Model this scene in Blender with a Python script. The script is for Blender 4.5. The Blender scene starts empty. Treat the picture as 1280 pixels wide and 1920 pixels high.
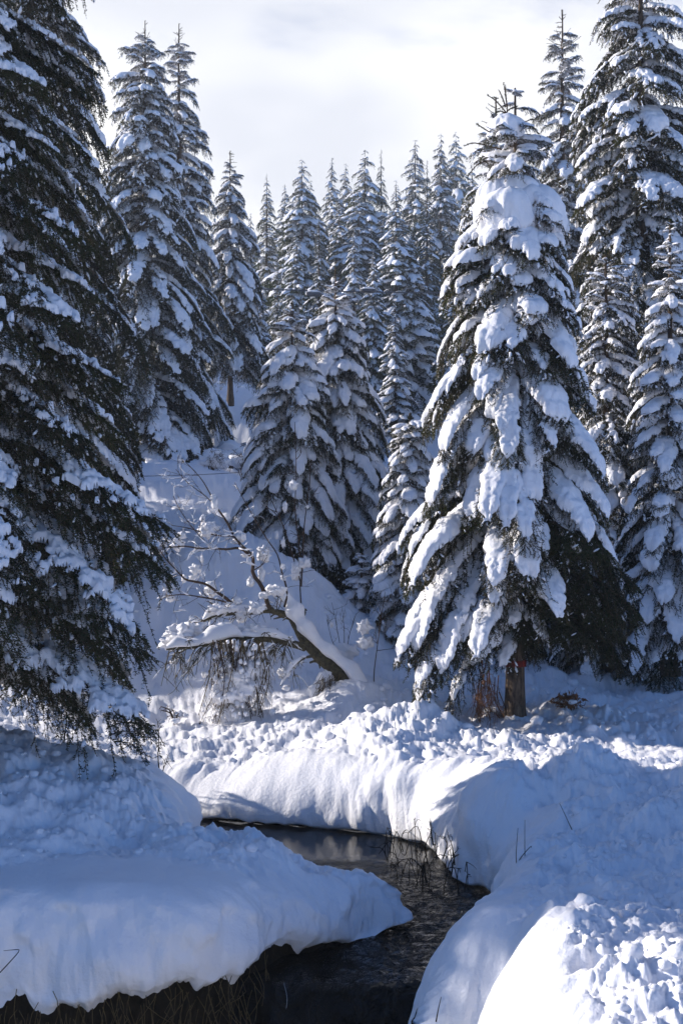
import bpy, math, random
import numpy as np
from mathutils import Vector

S = bpy.context.scene
COL = S.collection
R = math.radians
# ------------------------------------------------------------------ camera, sky, sun, exposure
F, CX, HY, CZ = 2059.0, 640.0, 1010.0, 3.0          # photo focal length in px, centre, horizon row, eye height
cam = bpy.data.cameras.new('camera'); cam_ob = bpy.data.objects.new('camera', cam); COL.objects.link(cam_ob)
cam.sensor_fit = 'VERTICAL'; cam.angle = 2 * math.atan(960 / F); cam.shift_y = 50 / 1920
cam.clip_start = 0.1; cam.clip_end = 2000
cam_ob.location = (0, 0, CZ); cam_ob.rotation_euler = (R(90), 0, 0)
S.camera = cam_ob

SUN_AZ, SUN_EL = R(-71), R(22)                       # azimuth from straight ahead (+Y), negative = left
sv = Vector((math.sin(SUN_AZ) * math.cos(SUN_EL), math.cos(SUN_AZ) * math.cos(SUN_EL), math.sin(SUN_EL)))
sun = bpy.data.lights.new('sun', 'SUN'); sun.energy = 5.0; sun.angle = R(0.6); sun.color = (1.0, 0.93, 0.85)
sun_ob = bpy.data.objects.new('sun', sun); COL.objects.link(sun_ob)
sun_ob.rotation_euler = (-sv).to_track_quat('-Z', 'Y').to_euler(); sun_ob.location = sv * 60

S.view_settings.view_transform = 'Standard'; S.view_settings.look = 'None'
S.view_settings.gamma = 1.0; S.view_settings.use_curve_mapping = False
S.view_settings.exposure = 0.58
S.render.engine = 'CYCLES'
S.cycles.max_bounces = 6; S.cycles.diffuse_bounces = 4; S.cycles.volume_bounces = 0
S.cycles.transmission_bounces = 2; S.cycles.glossy_bounces = 2; S.cycles.transparent_max_bounces = 4
S.cycles.use_adaptive_sampling = True; S.cycles.adaptive_threshold = 0.02
S.cycles.caustics_reflective = False; S.cycles.caustics_refractive = False

def world():
    w = bpy.data.worlds.new('World'); S.world = w; w.use_nodes = True
    nt = w.node_tree; N = nt.nodes; L = nt.links; N.clear()
    out = N.new('ShaderNodeOutputWorld'); bg = N.new('ShaderNodeBackground'); bg.inputs[1].default_value = 0.115
    sky = N.new('ShaderNodeTexSky'); sky.sky_type = 'NISHITA'; sky.sun_disc = False
    sky.sun_elevation = SUN_EL; sky.sun_rotation = SUN_AZ; sky.altitude = 1200; sky.air_density = 1.0; sky.dust_density = 0.2; sky.ozone_density = 9.0
    tc = N.new('ShaderNodeTexCoord')
    sep = N.new('ShaderNodeSeparateXYZ'); L.new(tc.outputs['Generated'], sep.inputs[0])
    # flat cloud layer: direction divided by height
    zc = N.new('ShaderNodeMath'); zc.operation = 'MAXIMUM'; zc.inputs[1].default_value = 0.0; L.new(sep.outputs[2], zc.inputs[0])
    za = N.new('ShaderNodeMath'); za.operation = 'ADD'; za.inputs[1].default_value = 0.18; L.new(zc.outputs[0], za.inputs[0])
    dx = N.new('ShaderNodeMath'); dx.operation = 'DIVIDE'; L.new(sep.outputs[0], dx.inputs[0]); L.new(za.outputs[0], dx.inputs[1])
    dy = N.new('ShaderNodeMath'); dy.operation = 'DIVIDE'; L.new(sep.outputs[1], dy.inputs[0]); L.new(za.outputs[0], dy.inputs[1])
    cb = N.new('ShaderNodeCombineXYZ'); L.new(dx.outputs[0], cb.inputs[0]); L.new(dy.outputs[0], cb.inputs[1])
    n1 = N.new('ShaderNodeTexNoise'); n1.inputs['Scale'].default_value = 1.5; n1.inputs['Detail'].default_value = 7; n1.inputs['Roughness'].default_value = 0.55
    n1.inputs['Distortion'].default_value = 0.3
    L.new(cb.outputs[0], n1.inputs['Vector'])
    # the cloud bank lies ahead; the sky overhead and behind is mostly open
    dot = N.new('ShaderNodeVectorMath'); dot.operation = 'DOT_PRODUCT'; L.new(tc.outputs['Generated'], dot.inputs[0])
    dot.inputs[1].default_value = (-0.10, 0.80, -0.60)
    ma = N.new('ShaderNodeMath'); ma.operation = 'MULTIPLY_ADD'; L.new(dot.outputs['Value'], ma.inputs[0]); ma.inputs[1].default_value = 0.70
    L.new(n1.outputs['Fac'], ma.inputs[2])
    mr = N.new('ShaderNodeMapRange'); mr.interpolation_type = 'SMOOTHSTEP'
    mr.inputs['From Min'].default_value = 0.56; mr.inputs['From Max'].default_value = 0.80; L.new(ma.outputs[0], mr.inputs['Value'])
    n2 = N.new('ShaderNodeTexNoise'); n2.inputs['Scale'].default_value = 1.1; n2.inputs['Detail'].default_value = 4; n2.inputs['Roughness'].default_value = 0.45
    mp = N.new('ShaderNodeMapping'); mp.inputs['Location'].default_value = (3.7, 1.2, 0.4); L.new(cb.outputs[0], mp.inputs[0]); L.new(mp.outputs[0], n2.inputs['Vector'])
    rp = N.new('ShaderNodeValToRGB'); L.new(n2.outputs['Fac'], rp.inputs[0])
    rp.color_ramp.elements[0].position = 0.40; rp.color_ramp.elements[0].color = (5.2, 5.35, 5.8, 1)
    rp.color_ramp.elements[1].position = 0.57; rp.color_ramp.elements[1].color = (8.2, 8.1, 8.1, 1)
    mx = N.new('ShaderNodeMix'); mx.data_type = 'RGBA'; L.new(mr.outputs[0], mx.inputs[0]); L.new(sky.outputs[0], mx.inputs[6]); L.new(rp.outputs[0], mx.inputs[7])
    L.new(mx.outputs[2], bg.inputs[0]); L.new(bg.outputs[0], out.inputs[0])
world()

# ------------------------------------------------------------------ numbers: noise
rng = np.random.default_rng(7); random.seed(7)
PERM = np.concatenate([rng.permutation(256)] * 3)
GR = rng.normal(size=(256, 3)); GR /= np.linalg.norm(GR, axis=1)[:, None]
def pnoise(x, y, z=None):
    x = np.asarray(x, float); y = np.asarray(y, float); z = np.zeros_like(x) + 0.37 if z is None else np.asarray(z, float)
    xi, yi, zi = np.floor(x).astype(int), np.floor(y).astype(int), np.floor(z).astype(int)
    xf, yf, zf = x - xi, y - yi, z - zi
    u, v, w = [t * t * t * (t * (t * 6 - 15) + 10) for t in (xf, yf, zf)]
    out = 0
    for i in (0, 1):
        for j in (0, 1):
            for k in (0, 1):
                g = GR[PERM[PERM[PERM[(xi + i) & 255] + ((yi + j) & 255)] + ((zi + k) & 255)]]
                out = out + (g[..., 0] * (xf - i) + g[..., 1] * (yf - j) + g[..., 2] * (zf - k)) * (u if i else 1 - u) * (v if j else 1 - v) * (w if k else 1 - w)
    return out * 1.5
def fbm(x, y, z=None, o=4, g=0.5):
    a, s, t = 1.0, 0.0, 0.0
    for k in range(o):
        s = s + a * pnoise(x * 2 ** k + 17 * k, y * 2 ** k - 9 * k, None if z is None else z * 2 ** k); t += a; a *= g
    return s / t
RT = rng.random((256, 4))
def lumps(x, y, dens=0.8, soft=0.62):
    """rounded clods: one half-dome of random size and height per cell"""
    x = np.asarray(x, float); y = np.asarray(y, float)
    xi, yi = np.floor(x).astype(int), np.floor(y).astype(int); best = np.zeros_like(x)
    for i in (-1, 0, 1):
        for j in (-1, 0, 1):
            h = RT[PERM[PERM[(xi + i) & 255] + ((yi + j) & 255)]]
            dx = x - (xi + i + h[..., 0]); dy = y - (yi + j + h[..., 1])
            r = soft * (0.45 + 0.75 * h[..., 2]) * (h[..., 3] < dens)
            best = np.maximum(best, np.sqrt(np.clip(r * r - dx * dx - dy * dy, 0, None)))
    return best
def sstep(a, b, x):
    t = np.clip((x - a) / (b - a), 0, 1); return t * t * (3 - 2 * t)
def blob(x, y, cx, cy, rx, ry, rot=0.0):
    c, s = math.cos(rot), math.sin(rot); dx, dy = x - cx, y - cy
    return np.exp(-(((c * dx + s * dy) / rx) ** 2 + ((-s * dx + c * dy) / ry) ** 2))
def at(X, Y, d):
    return ((X - CX) / F * d, d, CZ - (Y - HY) / F * d)

# ------------------------------------------------------------------ mesh helpers
def mesh_np(name, V, faces, mats, smooth=True, midx=None):
    """V (n,3); faces: list of (m,k) int arrays with k 3 or 4"""
    me = bpy.data.meshes.new(name); V = np.asarray(V, np.float32)
    faces = [np.asarray(f, np.int32) for f in faces if len(f)]
    nl = sum(f.size for f in faces); nf = sum(len(f) for f in faces)
    me.vertices.add(len(V)); me.vertices.foreach_set('co', V.ravel())
    me.loops.add(nl); me.loops.foreach_set('vertex_index', np.concatenate([f.ravel() for f in faces]))
    me.polygons.add(nf)
    tot = np.concatenate([np.full(len(f), f.shape[1], np.int32) for f in faces])
    st = np.concatenate([[0], np.cumsum(tot)[:-1]]).astype(np.int32)
    me.polygons.foreach_set('loop_start', st)
    try: me.polygons.foreach_set('loop_total', tot)
    except Exception: pass
    if midx is not None: me.polygons.foreach_set('material_index', np.asarray(midx, np.int32))
    for m in mats: me.materials.append(m)
    me.update(calc_edges=True); me.validate()
    me.polygons.foreach_set('use_smooth', np.full(len(me.polygons), smooth))
    return me
class MB:
    """collects vertices and faces with one material index each"""
    def __init__(s): s.V, s.F3, s.F4, s.M3, s.M4, s.n = [], [], [], [], [], 0
    def add(s, V, F, mi=0):
        V = np.asarray(V, float).reshape(-1, 3); F = np.asarray(F, int)
        if not len(F): return
        s.V.append(V)
        if F.shape[1] == 3: s.F3.append(F + s.n); s.M3.append(np.full(len(F), mi))
        else: s.F4.append(F + s.n); s.M4.append(np.full(len(F), mi))
        s.n += len(V)
    def tube(s, P, rad, n=6, mi=0, cap=True):
        V, Fq = tube(P, rad, n); s.add(V, Fq, mi)
        if cap:
            P = np.asarray(P, float)
            for e, ring in ((0, range(n)), (len(P) - 1, range((len(P) - 1) * n, len(P) * n))):
                ring = list(ring); W = np.vstack([V[ring], P[e][None]])
                s.add(W, [[i, (i + 1) % n, n] if e else [(i + 1) % n, i, n] for i in range(n)], mi)
    def mesh(s, name, mats, smooth=True):
        F3 = np.concatenate(s.F3) if s.F3 else np.zeros((0, 3), int); F4 = np.concatenate(s.F4) if s.F4 else np.zeros((0, 4), int)
        mi = np.concatenate(([np.concatenate(s.M3)] if s.M3 else []) + ([np.concatenate(s.M4)] if s.M4 else []))
        return mesh_np(name, np.concatenate(s.V), [F3, F4], mats, smooth, mi)
def tube(P, rad, n=6):
    P = np.asarray(P, float); m = len(P); rad = np.broadcast_to(np.asarray(rad, float), (m,))
    T = np.gradient(P, axis=0); T /= np.linalg.norm(T, axis=1)[:, None] + 1e-9
    ref = np.array([0, 0, 1.0]) if abs(T[:, 2]).mean() < 0.8 else np.array([0, 1.0, 0])
    A = np.cross(T, ref); A /= np.linalg.norm(A, axis=1)[:, None] + 1e-9; B = np.cross(T, A)
    a = np.linspace(0, 2 * math.pi, n, endpoint=False)
    V = P[:, None] + rad[:, None, None] * (A[:, None] * np.cos(a)[None, :, None] + B[:, None] * np.sin(a)[None, :, None])
    i, j = np.meshgrid(np.arange(m - 1), np.arange(n), indexing='ij'); k = (j + 1) % n
    Fq = np.stack([i * n + j, i * n + k, (i + 1) * n + k, (i + 1) * n + j], -1).reshape(-1, 4)
    return V.reshape(-1, 3), Fq
def spline(P, n):
    """smooth curve through the points P (Catmull-Rom)"""
    P = np.asarray(P, float)
    if len(P) == 2: return P[0] + (P[1] - P[0]) * np.linspace(0, 1, n)[:, None]
    Q = np.vstack([2 * P[0] - P[1], P, 2 * P[-1] - P[-2]]); t = np.linspace(0, len(P) - 1 - 1e-9, n); i = t.astype(int); f = (t - i)[:, None]
    a, b, c, d = Q[i], Q[i + 1], Q[i + 2], Q[i + 3]
    return 0.5 * (2 * b + (c - a) * f + (2 * a - 5 * b + 4 * c - d) * f ** 2 + (3 * b - a - 3 * c + d) * f ** 3)
def ico(sub):
    t = (1 + 5 ** .5) / 2
    V = np.array([[-1, t, 0], [1, t, 0], [-1, -t, 0], [1, -t, 0], [0, -1, t], [0, 1, t], [0, -1, -t], [0, 1, -t], [t, 0, -1], [t, 0, 1], [-t, 0, -1], [-t, 0, 1]], float)
    Fc = [[0, 11, 5], [0, 5, 1], [0, 1, 7], [0, 7, 10], [0, 10, 11], [1, 5, 9], [5, 11, 4], [11, 10, 2], [10, 7, 6], [7, 1, 8], [3, 9, 4], [3, 4, 2], [3, 2, 6], [3, 6, 8], [3, 8, 9], [4, 9, 5], [2, 4, 11], [6, 2, 10], [8, 6, 7], [9, 8, 1]]
    V /= np.linalg.norm(V[0])
    for _ in range(sub):
        V = list(map(tuple, V)); cache = {}; G = []
        def mid(a, b):
            k = (min(a, b), max(a, b))
            if k not in cache:
                m = (np.array(V[a]) + np.array(V[b])); m /= np.linalg.norm(m); cache[k] = len(V); V.append(tuple(m))
            return cache[k]
        for a, b, c in Fc:
            ab, bc, ca = mid(a, b), mid(b, c), mid(c, a); G += [[a, ab, ca], [b, bc, ab], [c, ca, bc], [ab, bc, ca]]
        Fc = G; V = np.array(V)
    return np.array(V), np.array(Fc)
ICO = [ico(k) for k in range(4)]
def lump(c, r, sub=2, amp=0.25, seed=0.0, fr=1.3):
    """an uneven rounded piece of snow"""
    V, Fc = ICO[sub]; c = np.asarray(c, float); r = np.broadcast_to(np.asarray(r, float), (3,))
    k = 1 + amp * pnoise(V[:, 0] * fr + seed, V[:, 1] * fr - seed * 1.7, V[:, 2] * fr + seed * .6) + amp * .5 * pnoise(V[:, 0] * fr * 2.3 - seed, V[:, 1] * fr * 2.3, V[:, 2] * fr * 2.3 + seed)
    return c + V * k[:, None] * r, Fc
def link(name, me, parent=None, loc=None, rz=0.0, sc=1.0, kind=None, label=None):
    o = bpy.data.objects.new(name, me); COL.objects.link(o)
    if parent is not None: o.parent = parent
    if loc is not None: o.location = loc
    o.rotation_euler = (0, 0, rz); o.scale = (sc,) * 3
    if kind: o['kind'] = kind
    if label: o['label'] = label
    return o
def tag(o, label, cat, group=None):
    o['label'] = label; o['category'] = cat
    if group: o['group'] = group
    return o
def thing(name, label, cat, loc, rz=0.0, group=None):
    o = bpy.data.objects.new(name, None); COL.objects.link(o); o.empty_display_size = 0.2
    o.location = loc; o.rotation_euler = (0, 0, rz); return tag(o, label, cat, group)

# ------------------------------------------------------------------ materials
def mat(name):
    m = bpy.data.materials.new(name); m.use_nodes = True; nt = m.node_tree
    return m, nt.nodes, nt.links, nt.nodes['Principled BSDF']
def noise_node(N, L, scale, detail=4, rough=0.5, coord='Object'):
    t = N.new('ShaderNodeTexCoord'); n = N.new('ShaderNodeTexNoise'); n.inputs['Scale'].default_value = scale
    n.inputs['Detail'].default_value = detail; n.inputs['Roughness'].default_value = rough; L.new(t.outputs[coord], n.inputs['Vector']); return n
def ramp(N, L, src, stops):
    r = N.new('ShaderNodeValToRGB'); L.new(src, r.inputs[0]); e = r.color_ramp.elements
    for i, (p, c) in enumerate(stops):
        x = e[i] if i < 2 else e.new(p); x.position = p; x.color = (*c, 1)
    return r
def bump(N, L, B, src, strength, dist):
    b = N.new('ShaderNodeBump'); b.inputs['Strength'].default_value = strength; b.inputs['Distance'].default_value = dist
    L.new(src, b.inputs['Height']); L.new(b.outputs[0], B.inputs['Normal']); return b
def snow_material(name, sc1, sc2, d):
    m, N, L, B = mat(name)
    n = noise_node(N, L, sc1, 5, 0.6)
    r = ramp(N, L, n.outputs['Fac'], [(0.3, (0.85, 0.845, 0.875)), (0.7, (0.90, 0.895, 0.915))]); L.new(r.outputs[0], B.inputs['Base Color'])
    B.inputs['Roughness'].default_value = 0.55; B.inputs['Specular IOR Level'].default_value = 0.25
    n2 = noise_node(N, L, sc2, 6, 0.65); bump(N, L, B, n2.outputs['Fac'], 0.6, d)
    return m
M_GROUND = snow_material('ground_snow', 3.0, 26.0, 0.018)
M_SNOW = snow_material('branch_snow', 5.0, 30.0, 0.014)
def needle_material(name, dark, light, trans):
    m, N, L, B = mat(name); N.remove(B); out = N['Material Output']
    t = N.new('ShaderNodeTexCoord'); oi = N.new('ShaderNodeObjectInfo')
    n = N.new('ShaderNodeTexNoise'); n.inputs['Scale'].default_value = 5.0; n.inputs['Detail'].default_value = 3; L.new(t.outputs['Object'], n.inputs['Vector'])
    a = N.new('ShaderNodeMath'); a.operation = 'MULTIPLY_ADD'; L.new(oi.outputs['Random'], a.inputs[0]); a.inputs[1].default_value = 0.35; L.new(n.outputs['Fac'], a.inputs[2])
    r = ramp(N, L, a.outputs[0], [(0.4, dark), (0.95, light)])
    d = N.new('ShaderNodeBsdfDiffuse'); tr = N.new('ShaderNodeBsdfTranslucent'); gl = N.new('ShaderNodeBsdfGlossy'); gl.inputs['Roughness'].default_value = 0.45
    gl.inputs['Color'].default_value = (0.5, 0.5, 0.5, 1)
    L.new(r.outputs[0], d.inputs['Color'])
    hs = N.new('ShaderNodeMix'); hs.data_type = 'RGBA'; hs.blend_type = 'MULTIPLY'; hs.inputs[0].default_value = 1; L.new(r.outputs[0], hs.inputs[6]); hs.inputs[7].default_value = (1.6, 1.5, 0.6, 1)
    L.new(hs.outputs[2], tr.inputs['Color'])
    m1 = N.new('ShaderNodeMixShader'); m1.inputs[0].default_value = trans; L.new(d.outputs[0], m1.inputs[1]); L.new(tr.outputs[0], m1.inputs[2])
    m2 = N.new('ShaderNodeMixShader'); m2.inputs[0].default_value = 0.035; L.new(m1.outputs[0], m2.inputs[1]); L.new(gl.outputs[0], m2.inputs[2])
    L.new(m2.outputs[0], out.inputs['Surface']); return m
M_NEEDLE = needle_material('fir_needles', (0.010, 0.018, 0.008), (0.046, 0.060, 0.017), 0.32)
def bark_material(name, c1, c2, sc, stretch=(1, 1, 0.25)):
    m, N, L, B = mat(name); t = N.new('ShaderNodeTexCoord'); mp = N.new('ShaderNodeMapping'); mp.inputs['Scale'].default_value = stretch
    L.new(t.outputs['Object'], mp.inputs[0]); n = N.new('ShaderNodeTexNoise'); n.inputs['Scale'].default_value = sc; n.inputs['Detail'].default_value = 8; n.inputs['Roughness'].default_value = 0.7
    L.new(mp.outputs[0], n.inputs['Vector']); r = ramp(N, L, n.outputs['Fac'], [(0.35, c1), (0.65, c2)]); L.new(r.outputs[0], B.inputs['Base Color'])
    B.inputs['Roughness'].default_value = 0.9; B.inputs['Specular IOR Level'].default_value = 0.15; bump(N, L, B, n.outputs['Fac'], 1.0, 0.03); return m
M_BARK = bark_material('fir_bark', (0.030, 0.020, 0.015), (0.20, 0.145, 0.10), 26)
M_WOOD = bark_material('lichen_bark', (0.035, 0.028, 0.018), (0.15, 0.13, 0.075), 26, (1, 1, 1))
M_TWIG = bark_material('twig_bark', (0.05, 0.032, 0.022), (0.12, 0.08, 0.055), 30, (1, 1, 1))
M_EARTH = bark_material('dark_earth', (0.008, 0.006, 0.004), (0.035, 0.027, 0.017), 14, (1, 1, 0.5))
M_RUST = bark_material('dead_fern', (0.14, 0.055, 0.022), (0.34, 0.17, 0.08), 20, (1, 1, 1))
M_STRAW = bark_material('dead_grass', (0.06, 0.042, 0.02), (0.17, 0.13, 0.065), 20, (1, 1, 1))
M_RED = bark_material('red_paint', (0.10, 0.022, 0.017), (0.30, 0.035, 0.026), 22)
def metal():
    m, N, L, B = mat('grey_metal'); n = noise_node(N, L, 12); r = ramp(N, L, n.outputs['Fac'], [(0.3, (0.10, 0.10, 0.11)), (0.7, (0.17, 0.17, 0.18))])
    L.new(r.outputs[0], B.inputs['Base Color']); B.inputs['Metallic'].default_value = 0.6; B.inputs['Roughness'].default_value = 0.5; return m
M_METAL = metal()
def water_material():
    m, N, L, B = mat('stream_water')
    B.inputs['Base Color'].default_value = (0.005, 0.005, 0.004, 1); B.inputs['Roughness'].default_value = 0.045; B.inputs['IOR'].default_value = 1.33
    B.inputs['Specular IOR Level'].default_value = 0.5
    t = N.new('ShaderNodeTexCoord'); sp = N.new('ShaderNodeSeparateXYZ'); L.new(t.outputs['Object'], sp.inputs[0])
    mp = N.new('ShaderNodeMapping'); mp.inputs['Scale'].default_value = (1, 0.7, 1); L.new(t.outputs['Object'], mp.inputs[0])
    n = N.new('ShaderNodeTexNoise'); n.inputs['Scale'].default_value = 6; n.inputs['Detail'].default_value = 5; n.inputs['Roughness'].default_value = 0.6; n.inputs['Distortion'].default_value = 0.8
    L.new(mp.outputs[0], n.inputs['Vector'])
    # the pool upstream is calm, the run towards the fall is ruffled
    mr = N.new('ShaderNodeMapRange'); mr.inputs['From Min'].default_value = 10.4; mr.inputs['From Max'].default_value = 9.4; mr.inputs['To Min'].default_value = 0.03; mr.inputs['To Max'].default_value = 1.0
    L.new(sp.outputs[1], mr.inputs['Value'])
    b = bump(N, L, B, n.outputs['Fac'], 1.0, 0.22); L.new(mr.outputs[0], b.inputs['Strength'])
    return m
M_WATER = water_material()
def foam_material():
    m, N, L, B = mat('white_water'); n = noise_node(N, L, 40); r = ramp(N, L, n.outputs['Fac'], [(0.3, (0.35, 0.38, 0.42)), (0.7, (0.75, 0.78, 0.8))])
    L.new(r.outputs[0], B.inputs['Base Color']); B.inputs['Roughness'].default_value = 0.2; return m
M_FOAM = foam_material()

# ------------------------------------------------------------------ the ground
STREAM = [(-9, 11.7), (-4, 11.5), (-2.2, 11.1), (-1.5, 10.8), (-1.32, 10.35), (-1.27, 9.85), (-1.0, 9.35), (-0.45, 9.12), (0.1, 9.0), (0.47, 8.8), (0.56, 8.6), (0.38, 8.35), (0.0, 8.0),
          (-0.36, 7.72), (-0.52, 7.4), (-0.72, 7.05), (-1.2, 6.86), (-1.8, 6.8), (-2.6, 6.8), (-5, 6.6), (-9, 6.2), (-9, -8), (0.52, -8), (0.52, 4.2), (0.52, 5.1), (0.50, 5.45), (0.62, 5.72), (0.33, 5.82), (0.21, 6.1),
          (0.33, 6.6), (0.72, 7.2), (1.08, 8.1), (1.30, 8.9), (1.27, 9.35), (0.98, 9.6), (0.92, 10.0), (0.86, 10.6), (0.62, 10.95), (0.2, 11.2), (-0.4, 11.38), (-1.0, 11.5), (-1.5, 11.7), (-2.5, 12.3), (-9, 12.8)]
def chaikin(P, k):
    P = np.asarray(P, float)
    for _ in range(k):
        Q = np.roll(P, -1, 0); P = np.stack([0.75 * P + 0.25 * Q, 0.25 * P + 0.75 * Q], 1).reshape(-1, 2)
    return P
POLY = chaikin(STREAM, 2)
def stream_dist(x, y):
    """signed distance to the stream's edge (+ on land), and the nearest edge point"""
    A = POLY; Bp = np.roll(POLY, -1, 0); best = np.full(x.shape, 1e9); cx = np.zeros_like(x); cy = np.zeros_like(x); inside = np.zeros(x.shape, bool)
    for (ax, ay), (bx, by) in zip(A, Bp):
        ex, ey = bx - ax, by - ay; t = np.clip(((x - ax) * ex + (y - ay) * ey) / (ex * ex + ey * ey + 1e-12), 0, 1)
        qx, qy = ax + t * ex, ay + t * ey; d = (x - qx) ** 2 + (y - qy) ** 2; m = d < best
        best = np.where(m, d, best); cx = np.where(m, qx, cx); cy = np.where(m, qy, cy)
        if ay != by: inside ^= ((ay > y) != (by > y)) & (x < ex * (y - ay) / ey + ax)
    d = np.sqrt(best); return np.where(inside, -d, d), cx, cy
CTRL = [(-2.3, 7.2, .72), (-1.2, 7.25, .72), (-0.6, 7.75, .66), (-0.1, 8.3, .47), (0.4, 8.65, .22), (-1.15, 9.4, .36), (-0.9, 9.05, .44), (-.45, 8.9, .46), (0, 8.75, .36), (-1.5, 8.2, .70), (-2.5, 8.2, .73), (-4, 7.3, .72), (-4, 8.5, .8),
        (-2, 9.2, .85), (-3, 10, 1.13), (-2.1, 10, 1.05), (-1.65, 10, .80), (-1.3, 10, .42), (-4, 11, 1.15), (-3, 11.1, .85), (-2.0, 10.8, .75),
        (-.5, 12.2, .60), (0, 12.3, .68), (-1.5, 12.1, .28), (-1.1, 12.2, .45), (1, 12.5, .66), (-2.2, 13.5, .38), (-2.8, 15, .52), (-.95, 14, .55), (-1.4, 15, .58), (2.2, 14, .69), (2.9, 16.5, .70), (6.5, 21, .88),
        (3.35, 10.8, .72), (2.1, 10.0, .90), (1.35, 10, .76), (2.9, 9.6, .86), (3.4, 9.3, .95), (2.4, 11.2, .66), (1.43, 8.2, .62), (2.4, 8, .75), (1.2, 6.8, .75), (.85, 6.6, .80), (1.9, 6, 1.05), (1.1, 5, 1.08), (1.4, 4.3, 1.15), (.8, 4.5, 1.06), (.6, 5.6, .88),
        (.07, 15, .78), (-1.7, 18.7, 3.15), (-2.3, 19.5, 3.2), (-2.2, 21.5, 3.35), (-1.0, 18.3, 2.62), (-.35, 18, 2.1), (.4, 18, 1.55), (1.05, 18, 1.08), (1.8, 18, .8), (-2.56, 17, 1.45), (-3.4, 19, 2.6), (-3.1, 22, 3.45), (-3.3, 24, 3.65), (-3.6, 27, 4.85), (-5, 35, 5.5), (-.85, 22, 2.3), (0, 21, 1.6), (1.2, 19.5, 1.1),
        (5, 50, 8.6), (3, 35, 4.5), (-4.3, 42, 8.8), (-1, 40, 6.8), (8, 60, 10), (-10, 60, 15), (0, 70, 13), (10, 75, 13.5), (0, 100, 20), (25, 100, 20), (-25, 100, 25), (25, 50, 8), (-15, 36, 8), (-10, 25, 4), (-8, 18, 1.8), (-5, 15, .9), (-7, 12.6, .9), (-8, 8, .9),
        (6, 22, .95), (8, 26, 1.3), (12, 35, 3), (10, 12, .8), (8, 6, 1.1), (6, 3, 1.2), (14, 16, 1), (3, 0, 1.2), (1.2, 1, 1.2), (10, -8, 1.4), (-12, -8, 1.0), (0, 160, 30), (60, 150, 32), (-60, 150, 36), (-60, 40, 16), (60, 40, 10), (-40, 5, 5), (40, 0, 4), (-30, -60, 6), (30, -60, 6), (0, -90, 8), (0, -20, .9)]
CT = np.array(CTRL, float)
def tps_fit():
    n = len(CT); d = np.hypot(CT[:, None, 0] - CT[None, :, 0], CT[:, None, 1] - CT[None, :, 1])
    K = d + np.eye(n) * -0.02                      # linear kernel: stays calm between far apart points
    P = np.c_[np.ones(n), CT[:, :2] * 0.01]; A = np.block([[K, P], [P.T, np.zeros((3, 3))]])
    return np.linalg.solve(A, np.r_[CT[:, 2], 0, 0, 0])
TW = tps_fit()
def base_height(x, y):
    x = np.asarray(x, float); y = np.asarray(y, float); s = TW[-3] + TW[-2] * x * .01 + TW[-1] * y * .01
    for (a, b, _), w in zip(CT, TW[:-3]): s = s + w * np.sqrt((x - a) ** 2 + (y - b) ** 2 + 0.04)
    return s
def ground_z(x, y):
    return float(base_height(np.array([x]), np.array([y]))[0])
def rubble(x, y):
    """how trodden and clodded the snow is: 0 smooth, 1 broken"""
    r = 0.32 + 0.22 * sstep(17, 14, y)
    r += 0.75 * sstep(12.0, 13.0, y) * (1 - sstep(21, 26, y)) * sstep(0.0, 0.8, x)                           # the trodden track by the big fir
    r += 0.5 * blob(x, y, -.5, 13.6, 1.2, .8) + .3 * sstep(15.5, 16.5, y) * sstep(27, 22, y) * sstep(1.2, .2, x)
    r += 0.80 * blob(x, y, -2.3, 9.0, 1.8, 0.8) + 0.5 * blob(x, y, -.6, 8.6, .7, .35) + .55 * blob(x, y, .9, 12.6, .9, .8)
    r += 0.75 * blob(x, y, 2.4, 8.7, 1.5, 1.6) + 0.95 * blob(x, y, 1.75, 5.1, .75, 1.0)
    r *= 1 - 0.95 * blob(x, y, -.75, 11.9, .85, .55) - 0
    r *= 1 - 0.95 * blob(x, y, .75, 6.45, .45, .75)
    r *= 1 - 0.97 * sstep(8.05, 7.75, y - 0.15 * np.sin(x * 3)) * (x < .3)
    return np.clip(r, 0.03, 1)
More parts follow.
